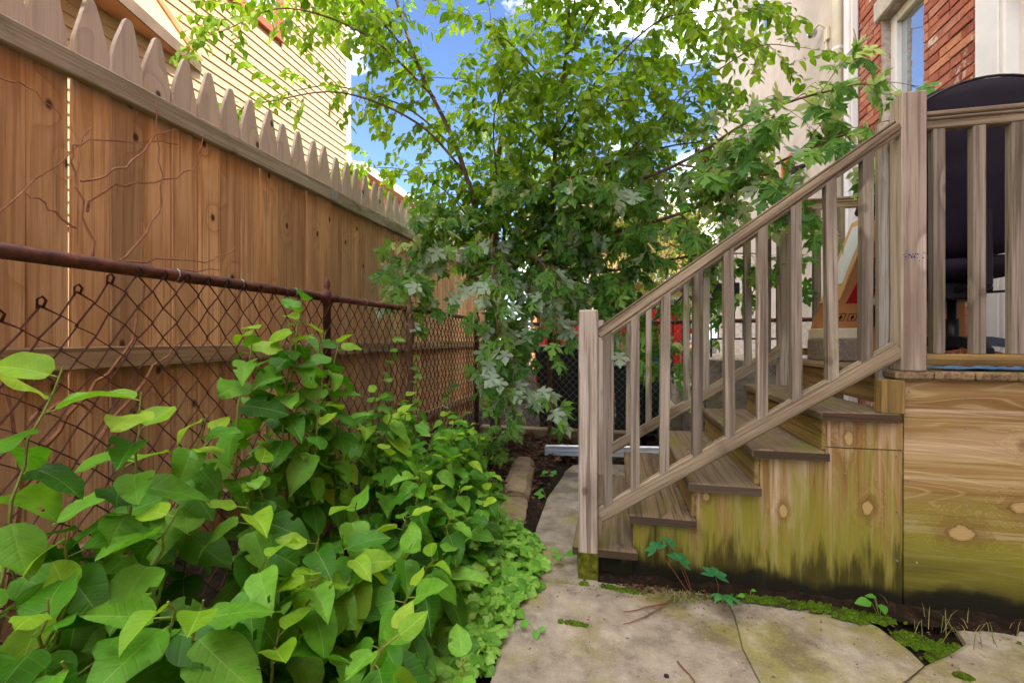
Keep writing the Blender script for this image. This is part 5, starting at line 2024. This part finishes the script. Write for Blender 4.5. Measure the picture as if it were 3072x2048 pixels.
for (x, y, L) in ((-1.12, 3.95, 0.42), (-1.02, 3.85, 0.36), (-1.22, 3.85, 0.38), (-0.95, 4.0, 0.34)):
    P = sp_t.limb([(x, y, 0.0), (x + 0.02, y - 0.05, L * 0.5), (x + 0.05, y - 0.12, L * 0.75)], 0.006, 0.003, 5)
    sp_t.dress(P, 0.3, 0.09, 0.12, 0.5, 0.002, 0.04, sprout_leaf, 0)
sp_t.finish('maple_sprout', (-1.1, 3.9, 0), 'low bushy maple sprouts on the litter at the fence corner', 'shrub', maple_var, 'leaf', 'maple_leaf', 'bark', 'twig_red')


# --- far sunlit trees
def far_tree(cx, cy, z0, z1, rx, ry, n, seed, label):
    rr = random.Random(seed)
    t = thing('background_tree', (cx, cy, 0), label, 'tree')
    b = MB()
    b.tube(bez([(cx, cy, -0.1), (cx + 0.1, cy, z0 + 0.5), (cx - 0.1, cy, (z0 + z1) / 2), (cx, cy, z1 - 0.3)], 5), [lerp(0.14, 0.02, i / 15) for i in range(16)], 7)
    for q in range(14):
        an = rr.uniform(0, 6.28)
        zz = lerp(z0, z1, rr.uniform(0.2, 0.8))
        b.tube([(cx, cy, zz - 0.4), (cx + math.cos(an) * rx * 0.45, cy + math.sin(an) * ry * 0.45, zz), (cx + math.cos(an) * rx * 0.8, cy + math.sin(an) * ry * 0.8, zz + 0.3)], [0.05, 0.03, 0.01], 5)
    b.build('trunk', 'bark', t, smooth=True)
    clumps = []
    for q in range(70):
        while True:
            u = Vector((rr.uniform(-1, 1), rr.uniform(-1, 1), rr.uniform(-1, 1)))
            if 0.3 < u.length < 1:
                break
        clumps.append((Vector((cx + u.x * rx, cy + u.y * ry, (z0 + z1) / 2 + u.z * (z1 - z0) / 2)), rr.uniform(0.25, 0.6)))
    lv = []
    for q in range(n):
        c, s = clumps[rr.randrange(len(clumps))]
        p = c + Vector((rr.gauss(0, 1), rr.gauss(0, 1), rr.gauss(0, 0.7))) * s * 0.55
        d = Vector((rr.gauss(0, 1), rr.gauss(0, 1), rr.gauss(-0.5, 0.6)))
        lv.append(leaf_matrix(p, d, Vector((0, 0, 1)) + Vector((rr.gauss(0, .5), rr.gauss(0, .5), 0)), rr.uniform(0.09, 0.16)))
    tag(joined_leaves(lv, small_var).build('crown', 'far_leaf', t), kind='stuff')


far_tree(2.4, 14.5, 1.2, 6.2, 1.7, 1.5, 6000, 5, 'far sunlit yellow-green tree between the maple and the stucco house')
far_tree(-1.2, 13.0, 2.0, 6.6, 2.2, 1.5, 6000, 6, 'far pale tree seen through the crown above the fence end')


# ------------------------------------------------------------------ knotweed
knot_m = var_meshes(knot_var, 'leaf', 'knot_leaf', [(), (24,), (), (35, 41), (44,), (), (18, 29), ()])
young_m = var_meshes(knot_var, 'leaf', 'knot_young')


def interp(x, tab):
    if x <= tab[0][0]:
        return tab[0][1]
    for (a, va), (b_, vb) in zip(tab, tab[1:]):
        if x <= b_:
            return lerp(va, vb, (x - a) / (b_ - a))
    return tab[-1][1]


def knotweed(x, y, h, lean, nleaf, size, seed, label, group, bare=0.25, young=0.5):
    rr = random.Random(seed)
    t = thing('knotweed_stalk', (x, y, 0.02), label, 'knotweed', group)
    st = MB()
    tip = Vector((x + lean[0] * h, y + lean[1] * h, h))
    P = bez([(x, y, 0.0), (x + lean[0] * h * 0.12, y + lean[1] * h * 0.12, h * 0.38), (x + lean[0] * h * 0.45, y + lean[1] * h * 0.45, h * 0.75), tip], 5)
    # slight zigzag from node to node
    P = [p + Vector((rr.uniform(-.006, .006), rr.uniform(-.006, .006), 0)) for p in P]
    st.tube(P, [lerp(0.0065, 0.0022, i / (len(P) - 1)) for i in range(len(P))], 6)
    leaves = []
    for i in range(nleaf):
        f = lerp(bare, 1.0, (i + 0.4) / nleaf)
        k = min(len(P) - 2, int(f * (len(P) - 1)))
        fr = f * (len(P) - 1) - k
        p = P[k].lerp(P[k + 1], min(1, max(0, fr)))
        az = (0 if i % 2 else math.pi) + R(-50) + rr.gauss(0, 0.75)
        # blades turn towards the open side (path and camera)
        dv = Vector((math.cos(az), math.sin(az), 0)) + Vector((0.40, -0.30, 0))
        dv.normalize()
        yg = f > 0.86
        el = rr.uniform(-0.55, 0.0) if not yg else rr.uniform(0.0, 0.7)
        d = (dv + Vector((0, 0, el))).normalized()
        pet = rr.uniform(0.015, 0.035)
        base = p + (dv + Vector((0, 0, 0.3))).normalized() * pet
        st.tube([p, base], 0.0016, 4, cap=False)
        L = size * rr.uniform(0.75, 1.15) * (1.0 if f < 0.75 else lerp(1.0, young, (f - 0.75) / 0.25))
        n = Vector((0.12, -0.25, 1)) + Vector((rr.gauss(0, .28), rr.gauss(0, .28), 0))
        leaves.append((leaf_matrix(base, d, n, L), (f > 0.9 and rr.random() < 0.8) or rr.random() < 0.03))
    st.build('stem', 'stem_green', t)
    for m, yg in leaves:
        link('leaf', (young_m if yg else knot_m)[rr.randrange(8)], t, m)


G1 = 'knotweed stalks in the near left corner'
G2 = 'knotweed stalks in the middle of the bed'
G3 = 'knotweed stalks at the far end of the bed'
L1 = 'broad-leaved knotweed stalk in the near left corner of the bed'
L2 = 'knotweed stalk in the middle of the leafy bed'
L3 = 'smaller knotweed stalk at the far end of the bed before the litter'
# the ones that stand out
knotweed(-1.25, 1.52, 1.28, (0.02, 0.06), 22, 0.15, 1, 'tall knotweed stalk rising to the rusty pipe beside the round post', None, 0.4, 0.65)
knotweed(-1.20, 1.42, 1.12, (-0.02, 0.10), 16, 0.15, 41, 'leafy knotweed stalk in front of the tall one by the rusty mesh', None, 0.35, 0.7)
knotweed(-1.30, 1.75, 1.16, (0.0, 0.08), 15, 0.14, 42, 'knotweed stalk right behind the tall one, near the round post', None, 0.4, 0.6)
knotweed(-1.30, 1.30, 1.18, (0.02, 0.10), 14, 0.14, 2, 'knotweed stalk just left of the tall one, touching the rusty mesh', None, 0.45, 0.7)
knotweed(-1.22, 1.62, 1.12, (0.05, 0.12), 16, 0.15, 22, 'bushy knotweed stalk leaning at the foot of the round rusty post', None, 0.35, 0.6)
knotweed(-1.20, 0.62, 1.06, (0.02, 0.12), 13, 0.15, 3, 'knotweed stalk with a pale upright leaf pair at the left edge', None, 0.35, 0.75)
knotweed(-1.16, 0.86, 0.99, (0.03, 0.03), 11, 0.14, 4, 'thin knotweed stalk in front of the wooden middle rail', None, 0.45, 0.8)
knotweed(-0.60, 0.95, 0.50, (0.30, -0.16), 9, 0.15, 5, 'low bright yellow-green knotweed shoot nearest the camera by the path', None, 0.4)
knotweed(-0.37, 1.02, 0.40, (0.10, -0.10), 7, 0.12, 6, 'short knotweed shoot growing over the slab edge at the bottom', None, 0.3)
for q, (x, y, h) in enumerate([(-1.12, 0.50, 0.62), (-1.02, 0.60, 0.66), (-0.92, 0.50, 0.52), (-0.80, 0.56, 0.50), (-1.18, 0.72, 0.72), (-0.70, 0.62, 0.40), (-1.0, 0.42, 0.45), (-0.58, 0.70, 0.34), (-0.86, 0.72, 0.60)]):
    knotweed(x, y, h, (0.10 - 0.04 * (q % 4), -0.05 + 0.05 * (q % 3)), 12, 0.18, 300 + q, L1, G1, 0.15)
ry = random.Random(99)
sid = 100
for iy in range(17):
    for ix in range(6):
        y = 0.50 + iy * 0.165 + ry.uniform(-.06, .06)
        x = -1.40 + ix * 0.145 + ry.uniform(-.05, .05)
        hx = interp(x, [(-1.42, 0.98), (-1.2, 0.92), (-1.0, 0.74), (-0.8, 0.55), (-0.62, 0.36)])
        hy = interp(y, [(0.5, 0.80), (1.0, 0.84), (1.5, 0.92), (1.9, 0.92), (2.4, 0.86), (2.9, 0.72), (3.3, 0.50)])
        h = hx * hy * ry.uniform(0.8, 1.08)
        if y > 2.6 and x > -0.85:
            continue
        if x < -1.15 and y < 1.25 and ry.random() < 0.2:
            continue
        if ry.random() < 0.12:
            continue
        size = interp(y, [(0.5, 0.175), (1.0, 0.165), (1.6, 0.15), (2.4, 0.128), (3.2, 0.105)]) * ry.uniform(0.9, 1.1)
        lab, grp = (L1, G1) if y < 1.15 else ((L2, G2) if y < 2.2 else (L3, G3))
        knotweed(x, y, max(0.25, h), (ry.uniform(0.0, 0.28), ry.uniform(-0.22, 0.08)), ry.randrange(10, 15), size, sid, lab, grp, 0.2)
        sid += 1

# ------------------------------------------------------------------ hop leaves carpeting the edge of the bed
rh = random.Random(55)
lv = []
for q in range(4200):
    y = rh.uniform(0.62, 3.35)
    edge = interp(y, [(0.6, -0.46), (1.1, -0.44), (1.5, -0.46), (1.8, -0.40), (2.2, -0.36), (2.45, -0.42), (2.7, -0.56), (3.3, -0.80)]) + 0.035 * hn(0.3, y * 3.0)
    back = -1.05 if y > 1.2 else -0.85
    x = edge - abs(rh.gauss(0, 1)) * 0.26
    if x < back - 0.2:
        continue
    dist = edge - x
    top = 0.03 + 0.20 * min(1, dist / 0.35) * (1 - 0.35 * min(1, max(0, (y - 2.0) / 1.3))) * (0.8 + 0.25 * hn(x * 1.5, y * 1.5))
    z = max(0.012, top * rh.uniform(0.35, 1.08))
    d = Vector((rh.gauss(0.45, 0.7), rh.gauss(-0.35, 0.7), rh.uniform(-0.55, 0.15)))
    n = Vector((0.15, -0.25, 1)) + Vector((rh.gauss(0, .33), rh.gauss(0, .33), 0))
    s = rh.uniform(0.030, 0.066) * (0.75 if y > 2.4 else 1.0)
    lv.append(leaf_matrix((x, y, z), d, n, s))
gc = joined_leaves(lv, hop_var, 3).build('ground_cover', 'hop_leaf', smooth=True)
tag(gc, 'carpet of small lobed pale green leaves creeping over the path edge', 'ground cover', kind='stuff')


# vines climbing the rusty mesh
def vine(pts, n, size, seed, label):
    rr = random.Random(seed)
    t = thing('climbing_vine', pts[0], label, 'vine', 'vines on the rusty mesh')
    P = bez(pts, 8)
    P = [p + Vector((0, rr.uniform(-.012, .012), rr.uniform(-.01, .01))) for p in P]
    b = MB()
    b.tube(P, 0.0018, 4)
    b.build('stem', 'vine_stem', t)
    ms = vine_m
    for i in range(n):
        k = int(lerp(len(P) * 0.12, len(P) - 1, i / max(1, n - 1)))
        d = Vector((rr.uniform(0.3, 1.0), rr.gauss(-0.2, 0.6), rr.uniform(-0.5, 0.1)))
        link('leaf', ms[rr.randrange(4)], t, leaf_matrix(P[k] + d.normalized() * 0.02, d, Vector((0.2, -0.3, 1)) + Vector((rr.gauss(0, .25), rr.gauss(0, .25), 0)), size * rr.uniform(0.7, 1.2)))


vine_m = var_meshes(hop_var, 'leaf', 'hop_leaf')
VX = CX_ + 0.045
vine([(VX, 2.75, 0.2), (VX, 2.72, 0.6), (VX + 0.02, 2.80, 0.95), (VX, 2.90, 1.25)], 16, 0.072, 1, 'leafy vine climbing the rusty mesh up to the pipe, nearest of three')
vine([(VX, 3.0, 0.15), (VX + 0.03, 3.05, 0.5), (VX + 0.03, 3.15, 0.80), (VX, 3.2, 1.0)], 15, 0.070, 2, 'leafy vine in the middle of the rusty mesh')
vine([(VX, 3.5, 0.1), (VX + 0.03, 3.62, 0.4), (VX + 0.04, 3.72, 0.62), (VX + 0.05, 3.85, 0.70)], 13, 0.07, 3, 'low leafy vine on the mesh, nearest the dark corner')
vine([(VX, 2.4, 0.2), (VX + 0.02, 2.42, 0.5), (VX + 0.03, 2.46, 0.75)], 10, 0.065, 4, 'short vine on the mesh just behind the round post')

# ------------------------------------------------------------------ dead vine twigs against the boards
rd = random.Random(4)


def dead(label, paths, mat='dead_vine', r=0.0035):
    t = thing('dead_vine', paths[0][0], label, 'dead vine')
    for p in paths:
        P = bez(p, 4)
        P = [q + Vector((rd.uniform(-.004, .004), rd.uniform(-.008, .008), rd.uniform(-.008, .008))) for q in P]
        b = MB()
        b.tube(P, [lerp(r, r * 0.4, i / (len(P) - 1)) for i in range(len(P))], 5)
        b.build('twig', mat, t)


DX = -1.60
dead('bare branching dead vine against the boards above the rusty pipe', [
    [(DX, 1.12, 1.34), (DX, 1.08, 1.50), (DX - 0.02, 1.06, 1.66), (DX - .02, 1.10, 1.74), (DX - .02, 1.28, 1.82), (DX - .02, 1.40, 1.86)],
    [(DX, 1.08, 1.52), (DX, 1.16, 1.62), (DX, 1.30, 1.68), (DX, 1.45, 1.78), (DX, 1.50, 1.92)],
    [(DX, 1.07, 1.60), (DX, 1.20, 1.70), (DX, 1.30, 1.84), (DX, 1.38, 1.90)],
    [(DX, 1.14, 1.35), (DX, 1.24, 1.46), (DX, 1.32, 1.62), (DX, 1.31, 1.80), (DX, 1.30, 1.98)],
    [(DX + .03, 1.15, 1.37), (DX, 1.30, 1.40), (DX, 1.50, 1.43), (DX, 1.66, 1.52)],
    [(DX + .03, 1.17, 1.36), (DX, 1.36, 1.37), (DX, 1.58, 1.41)],
    [(DX, 1.06, 1.45), (DX, 0.99, 1.50), (DX, 0.93, 1.52)]], r=0.0042)
dead('long thin dead tendril arching over the boards at the left edge', [
    [(DX + .05, 0.80, 1.10), (DX, 0.86, 1.40), (DX - .03, 0.98, 1.58), (DX - .05, 1.10, 1.74), (DX - .05, 1.14, 1.84)],
    [(DX - .03, 0.80, 1.78), (DX - .06, 0.93, 1.84), (DX - .06, 1.0, 1.84), (DX - .06, 1.06, 1.80)],
    [(DX + .06, 0.84, 1.05), (DX + .04, 0.82, 1.30), (DX, 0.80, 1.55)]], r=0.003)
dead('thick dry vine stems tangled behind the sagging mesh at the left', [
    [(DX + .02, 0.86, 0.3), (DX + .03, 0.90, 0.7), (DX + .02, 0.88, 1.0), (DX + .0, 0.84, 1.2), (DX, 0.80, 1.35)],
    [(DX + .03, 0.90, 0.70), (DX + .04, 0.98, 0.86), (DX + .02, 1.10, 0.98), (DX, 1.22, 1.12), (DX, 1.26, 1.30)],
    [(DX + .04, 0.92, 0.9), (DX + .05, 1.0, 0.93), (DX + .05, 1.06, 0.90)],
    [(DX + .02, 0.97, 0.5), (DX + .02, 1.1, 0.8), (DX, 1.3, 1.02), (DX, 1.46, 1.15)]], r=0.008)
# gnarled stem climbing the mesh further along
tg = thing('gnarled_creeper', (CX_, 3.15, 0), 'gnarled dead stem rising through the rusty mesh past the pipe', 'dead stem')
b = MB()
b.tube([(CX_ + 0.05 + 0.012 * math.sin(q * 2.1), 3.15 + 0.015 * math.cos(q * 1.7), q * 0.12) for q in range(13)], [0.028 + 0.006 * math.sin(q * 2.7) for q in range(12)] + [0.008], 8)
b.build('stem', 'bark', tg, smooth=True)
for q in range(9):
    b = MB()
    z = 0.4 + q * 0.11
    b.tube(bez([(CX_ + 0.05, 3.15, z), (CX_ + 0.06, 3.15 - 0.10 * ((-1) ** q), z + 0.06), (CX_ + 0.05, 3.15 - 0.20 * ((-1) ** q), z + 0.02)], 3), [0.003] * 6 + [0.001], 4)
    b.build('twig', 'dead_vine', tg)

# ------------------------------------------------------------------ dry leaf litter, twigs, weeds, creeper
rl = random.Random(66)
lv = []
for q in range(1500):
    if q < 1050:
        x, y = rl.uniform(-1.5, -0.35), rl.uniform(3.0, 4.95)
        if x > -0.5 and y < 4.1:
            continue
    else:
        x, y = rl.uniform(-0.4, 1.6), rl.uniform(4.1, 4.95)
    z = soil_z(x, y) + rl.uniform(0.003, 0.03)
    d = Vector((rl.gauss(0, 1), rl.gauss(0, 1), rl.gauss(0, 0.25)))
    lv.append(leaf_matrix((x, y, z), d, Vector((rl.gauss(0, .4), rl.gauss(0, .4), 1)), rl.uniform(0.035, 0.075)))
for q in range(130):
    x = rl.uniform(0.02, 0.50)
    y = 2.105 + abs(rl.gauss(0, 0.02)) - 0.02
    lv.append(leaf_matrix((x, y, rl.uniform(0.004, 0.02)), Vector((rl.gauss(0, 1), rl.gauss(0, .5), 0.05)), Vector((rl.gauss(0, .3), rl.gauss(0, .3), 1)), rl.uniform(0.012, 0.03)))
ll = joined_leaves(lv, elm_var + [maple_var[2]], 3).build('leaf_litter', 'litter_leaf')
tag(ll, kind='stuff')
for k, (pp, l) in enumerate([([(0.27, 2.08, 0.012), (0.20, 2.00, 0.010), (0.12, 1.90, 0.006), (0.03, 1.83, 0.004)], 'long brown twig lying on the concrete before the stairs'),
                             ([(0.20, 2.00, 0.012), (0.10, 1.945, 0.006), (0.035, 1.915, 0.005)], 'short dark twig beside the long one on the concrete'),
                             ([(0.21, 1.66, 0.004), (0.24, 1.60, 0.005), (0.255, 1.56, 0.004)], 'tiny twig on the near concrete slab')]):
    b = MB()
    P = bez(pp, 4)
    P = [p + Vector((rl.uniform(-.003, .003), rl.uniform(-.003, .003), rl.uniform(0, .003))) for p in P]
    b.tube(P, [lerp(0.0034, 0.0014, i / (len(P) - 1)) for i in range(len(P))], 5)
    tag(b.build('twig', 'twig_red'), l, 'twig')
for (x, y, s, l) in ((0.165, 1.585, 0.009, 'small black pebble on the near concrete slab'), (0.43, 1.52, 0.012, 'dark pebble by the slab joint at the bottom')):
    b = MB()
    b.lathe([(s * .4, 0), (s, s * .3), (s * .9, s * .7), (s * .3, s)], 9, (x, y, 0))
    tag(b.build('pebble', 'pebble', smooth=True), l, 'pebble')

# virginia creeper seedlings
cre_parts = []
for q in range(5):
    an = R(-72 + 36 * q) if q else R(-72)
    V, F, UV = leaf_grid(1.0, ovate_hw(1.0, 0.26), 6, 4, 0.18, 0.2, 0.012, q)
    V = V.copy()
    V[:, 1] += 0.06
    ca_, sa_ = math.cos(R(-90 + 45 * q)), math.sin(R(-90 + 45 * q))
    Rm = np.array([[ca_, sa_, 0], [-sa_, ca_, 0], [0, 0, 1]])
    sc = [0.72, 0.92, 1.0, 0.92, 0.72][q]
    cre_parts.append((V @ Rm.T * sc, F, UV))
b = MB()
for V, F, UV in cre_parts:
    b.add(V, F, UV)
cre_me = b.mesh('leaf', 'creeper_leaf', True)


def creeper(stems, label):
    t = thing('creeper_seedling', stems[0][0][0], label, 'creeper')
    for (pts, s, n) in stems:
        b = MB()
        b.tube(bez(pts, 4), 0.0018, 5)
        b.build('stem', 'twig_red', t)
        e = Vector(pts[-1])
        link('leaf', cre_me, t, leaf_matrix(e, Vector((n[0], n[1], 0.1)), Vector((n[2], n[3], n[4])), s))


creeper([([(0.33, 2.10, 0.0), (0.30, 2.08, 0.10), (0.265, 2.06, 0.17)], 0.075, (0.2, 0.5, 0.1, -0.9, 0.8)),
         ([(0.32, 2.10, 0.0), (0.24, 2.09, 0.12), (0.175, 2.07, 0.205)], 0.068, (-0.2, 0.5, -0.2, -0.9, 0.8)),
         ([(0.33, 2.10, 0.0), (0.27, 2.10, 0.14), (0.225, 2.10, 0.225)], 0.05, (0.4, 0.6, 0.1, -0.6, 0.9))], 'five-leaved creeper seedling against the mossy plywood, left of two')
creeper([([(0.42, 2.08, 0.0), (0.42, 2.05, 0.08), (0.405, 2.03, 0.135)], 0.078, (0.05, 0.5, 0.1, -0.9, 0.8)),
         ([(0.42, 2.08, 0.0), (0.43, 2.04, 0.04), (0.43, 2.0, 0.075)], 0.078, (0.1, -0.6, 0.2, -0.8, 0.8))], 'five-leaved creeper seedling over the slab, right of two')
weed_m = var_meshes([leaf_grid(1.0, ovate_hw(1.0, 0.36), 5, 4, 0.3, 0.15, 0.01, 3)], 'leaf', 'weed_leaf')


def weed(x, y, sizes, label, seed, h=0.05):
    rr = random.Random(seed)
    t = thing('weed', (x, y, 0), label, 'weed')
    b = MB()
    for i, s in enumerate(sizes):
        an = rr.uniform(2.4, 6.0)
        e = Vector((x + 0.5 * s * math.cos(an), y + 0.4 * s * math.sin(an), h * rr.uniform(0.4, 1.0)))
        b.tube([(x, y, 0.0), tuple(e)], 0.0014, 4)
        link('leaf', weed_m[0], t, leaf_matrix(e, Vector((math.cos(an), math.sin(an), rr.uniform(-.2, .5))), Vector((0, -0.5, 1)), s))
    b.build('stem', 'stem_green', t)


weed(1.03, 2.10, (0.06, 0.045, 0.035, 0.03), 'small broad-leaved weed growing at the plywood joint', 3, 0.09)
weed(0.55, 2.10, (0.03, 0.025, 0.02), 'tiny weed at the plywood foot right of the creeper', 4, 0.07)
weed(-0.27, 2.30, (0.07, 0.06, 0.045), 'small weed beside the newel post on the path', 5, 0.05)
weed(-0.50, 3.55, (0.07, 0.06, 0.06, 0.05, 0.05), 'leafy weed between the kerb and the path', 6, 0.10)
weed(-0.47, 3.15, (0.06, 0.05, 0.06, 0.05), 'weed in the gap beside the far path slab', 7, 0.08)
weed(-0.30, 1.72, (0.045, 0.04, 0.03), 'pale seedling standing alone on the concrete', 8, 0.03)
# grass tuft and dry grass by the stairs
rg_ = random.Random(12)
b = MB()
for q in range(150):
    x, y = 0.22 + rg_.gauss(0.05, 0.07), 2.06 + rg_.gauss(0, 0.015)
    an = rg_.uniform(0, 6.28)
    L = rg_.uniform(0.04, 0.11)
    dx, dy = math.cos(an) * L, math.sin(an) * L * 0.6 - 0.02
    hgt = rg_.uniform(0.004, 0.05)
    w = 0.0011
    b.add([(x - w, y, 0.004), (x + w, y, 0.004), (x + dx * .5 + w, y + dy * .5, hgt), (x + dx * .5 - w, y + dy * .5, hgt), (x + dx, y + dy, hgt * 0.6)], [(0, 1, 2, 3), (3, 2, 4)])
for q in range(26):
    x, y = 1.20 + rg_.gauss(0.08, 0.10), 2.06 + rg_.gauss(0, 0.05)
    an = rg_.uniform(0, 6.28)
    L = rg_.uniform(0.05, 0.12)
    dx, dy = math.cos(an) * L * .6, math.sin(an) * L * .4
    w = 0.0013
    b.add([(x - w, y, -0.01), (x + w, y, -0.01), (x + dx * .5 + w, y + dy * .5, L * .5), (x + dx * .5 - w, y + dy * .5, L * .5), (x + dx, y + dy, L * .7)], [(0, 1, 2, 3), (3, 2, 4)])
tag(b.build('grass', 'grass_leaf'), kind='stuff')

# crumbs of dirt, bark and leaf scattered over the slabs
rc = random.Random(31)
b = MB()
for q in range(420):
    x, y = rc.uniform(-0.40, 2.0), rc.uniform(0.9, 2.12)
    if q % 3 == 0:
        y = 2.12 - abs(rc.gauss(0, 0.07))
    s = rc.uniform(0.0012, 0.0045)
    an = rc.uniform(0, 6.28)
    ca_, sa_ = math.cos(an), math.sin(an)
    P = [(-s * 1.6, -s * .6, 0), (s * 1.5, -s * .5, 0), (s * 1.3, s * .6, 0), (-s * 1.2, s * .7, 0), (0, 0, s * 0.9)]
    b.add([(x + px * ca_ - py * sa_, y + px * sa_ + py * ca_, 0.0015 + pz) for px, py, pz in P], [(0, 1, 4), (1, 2, 4), (2, 3, 4), (3, 0, 4)])
tag(b.build('dirt_crumbs', 'bark'), kind='stuff')
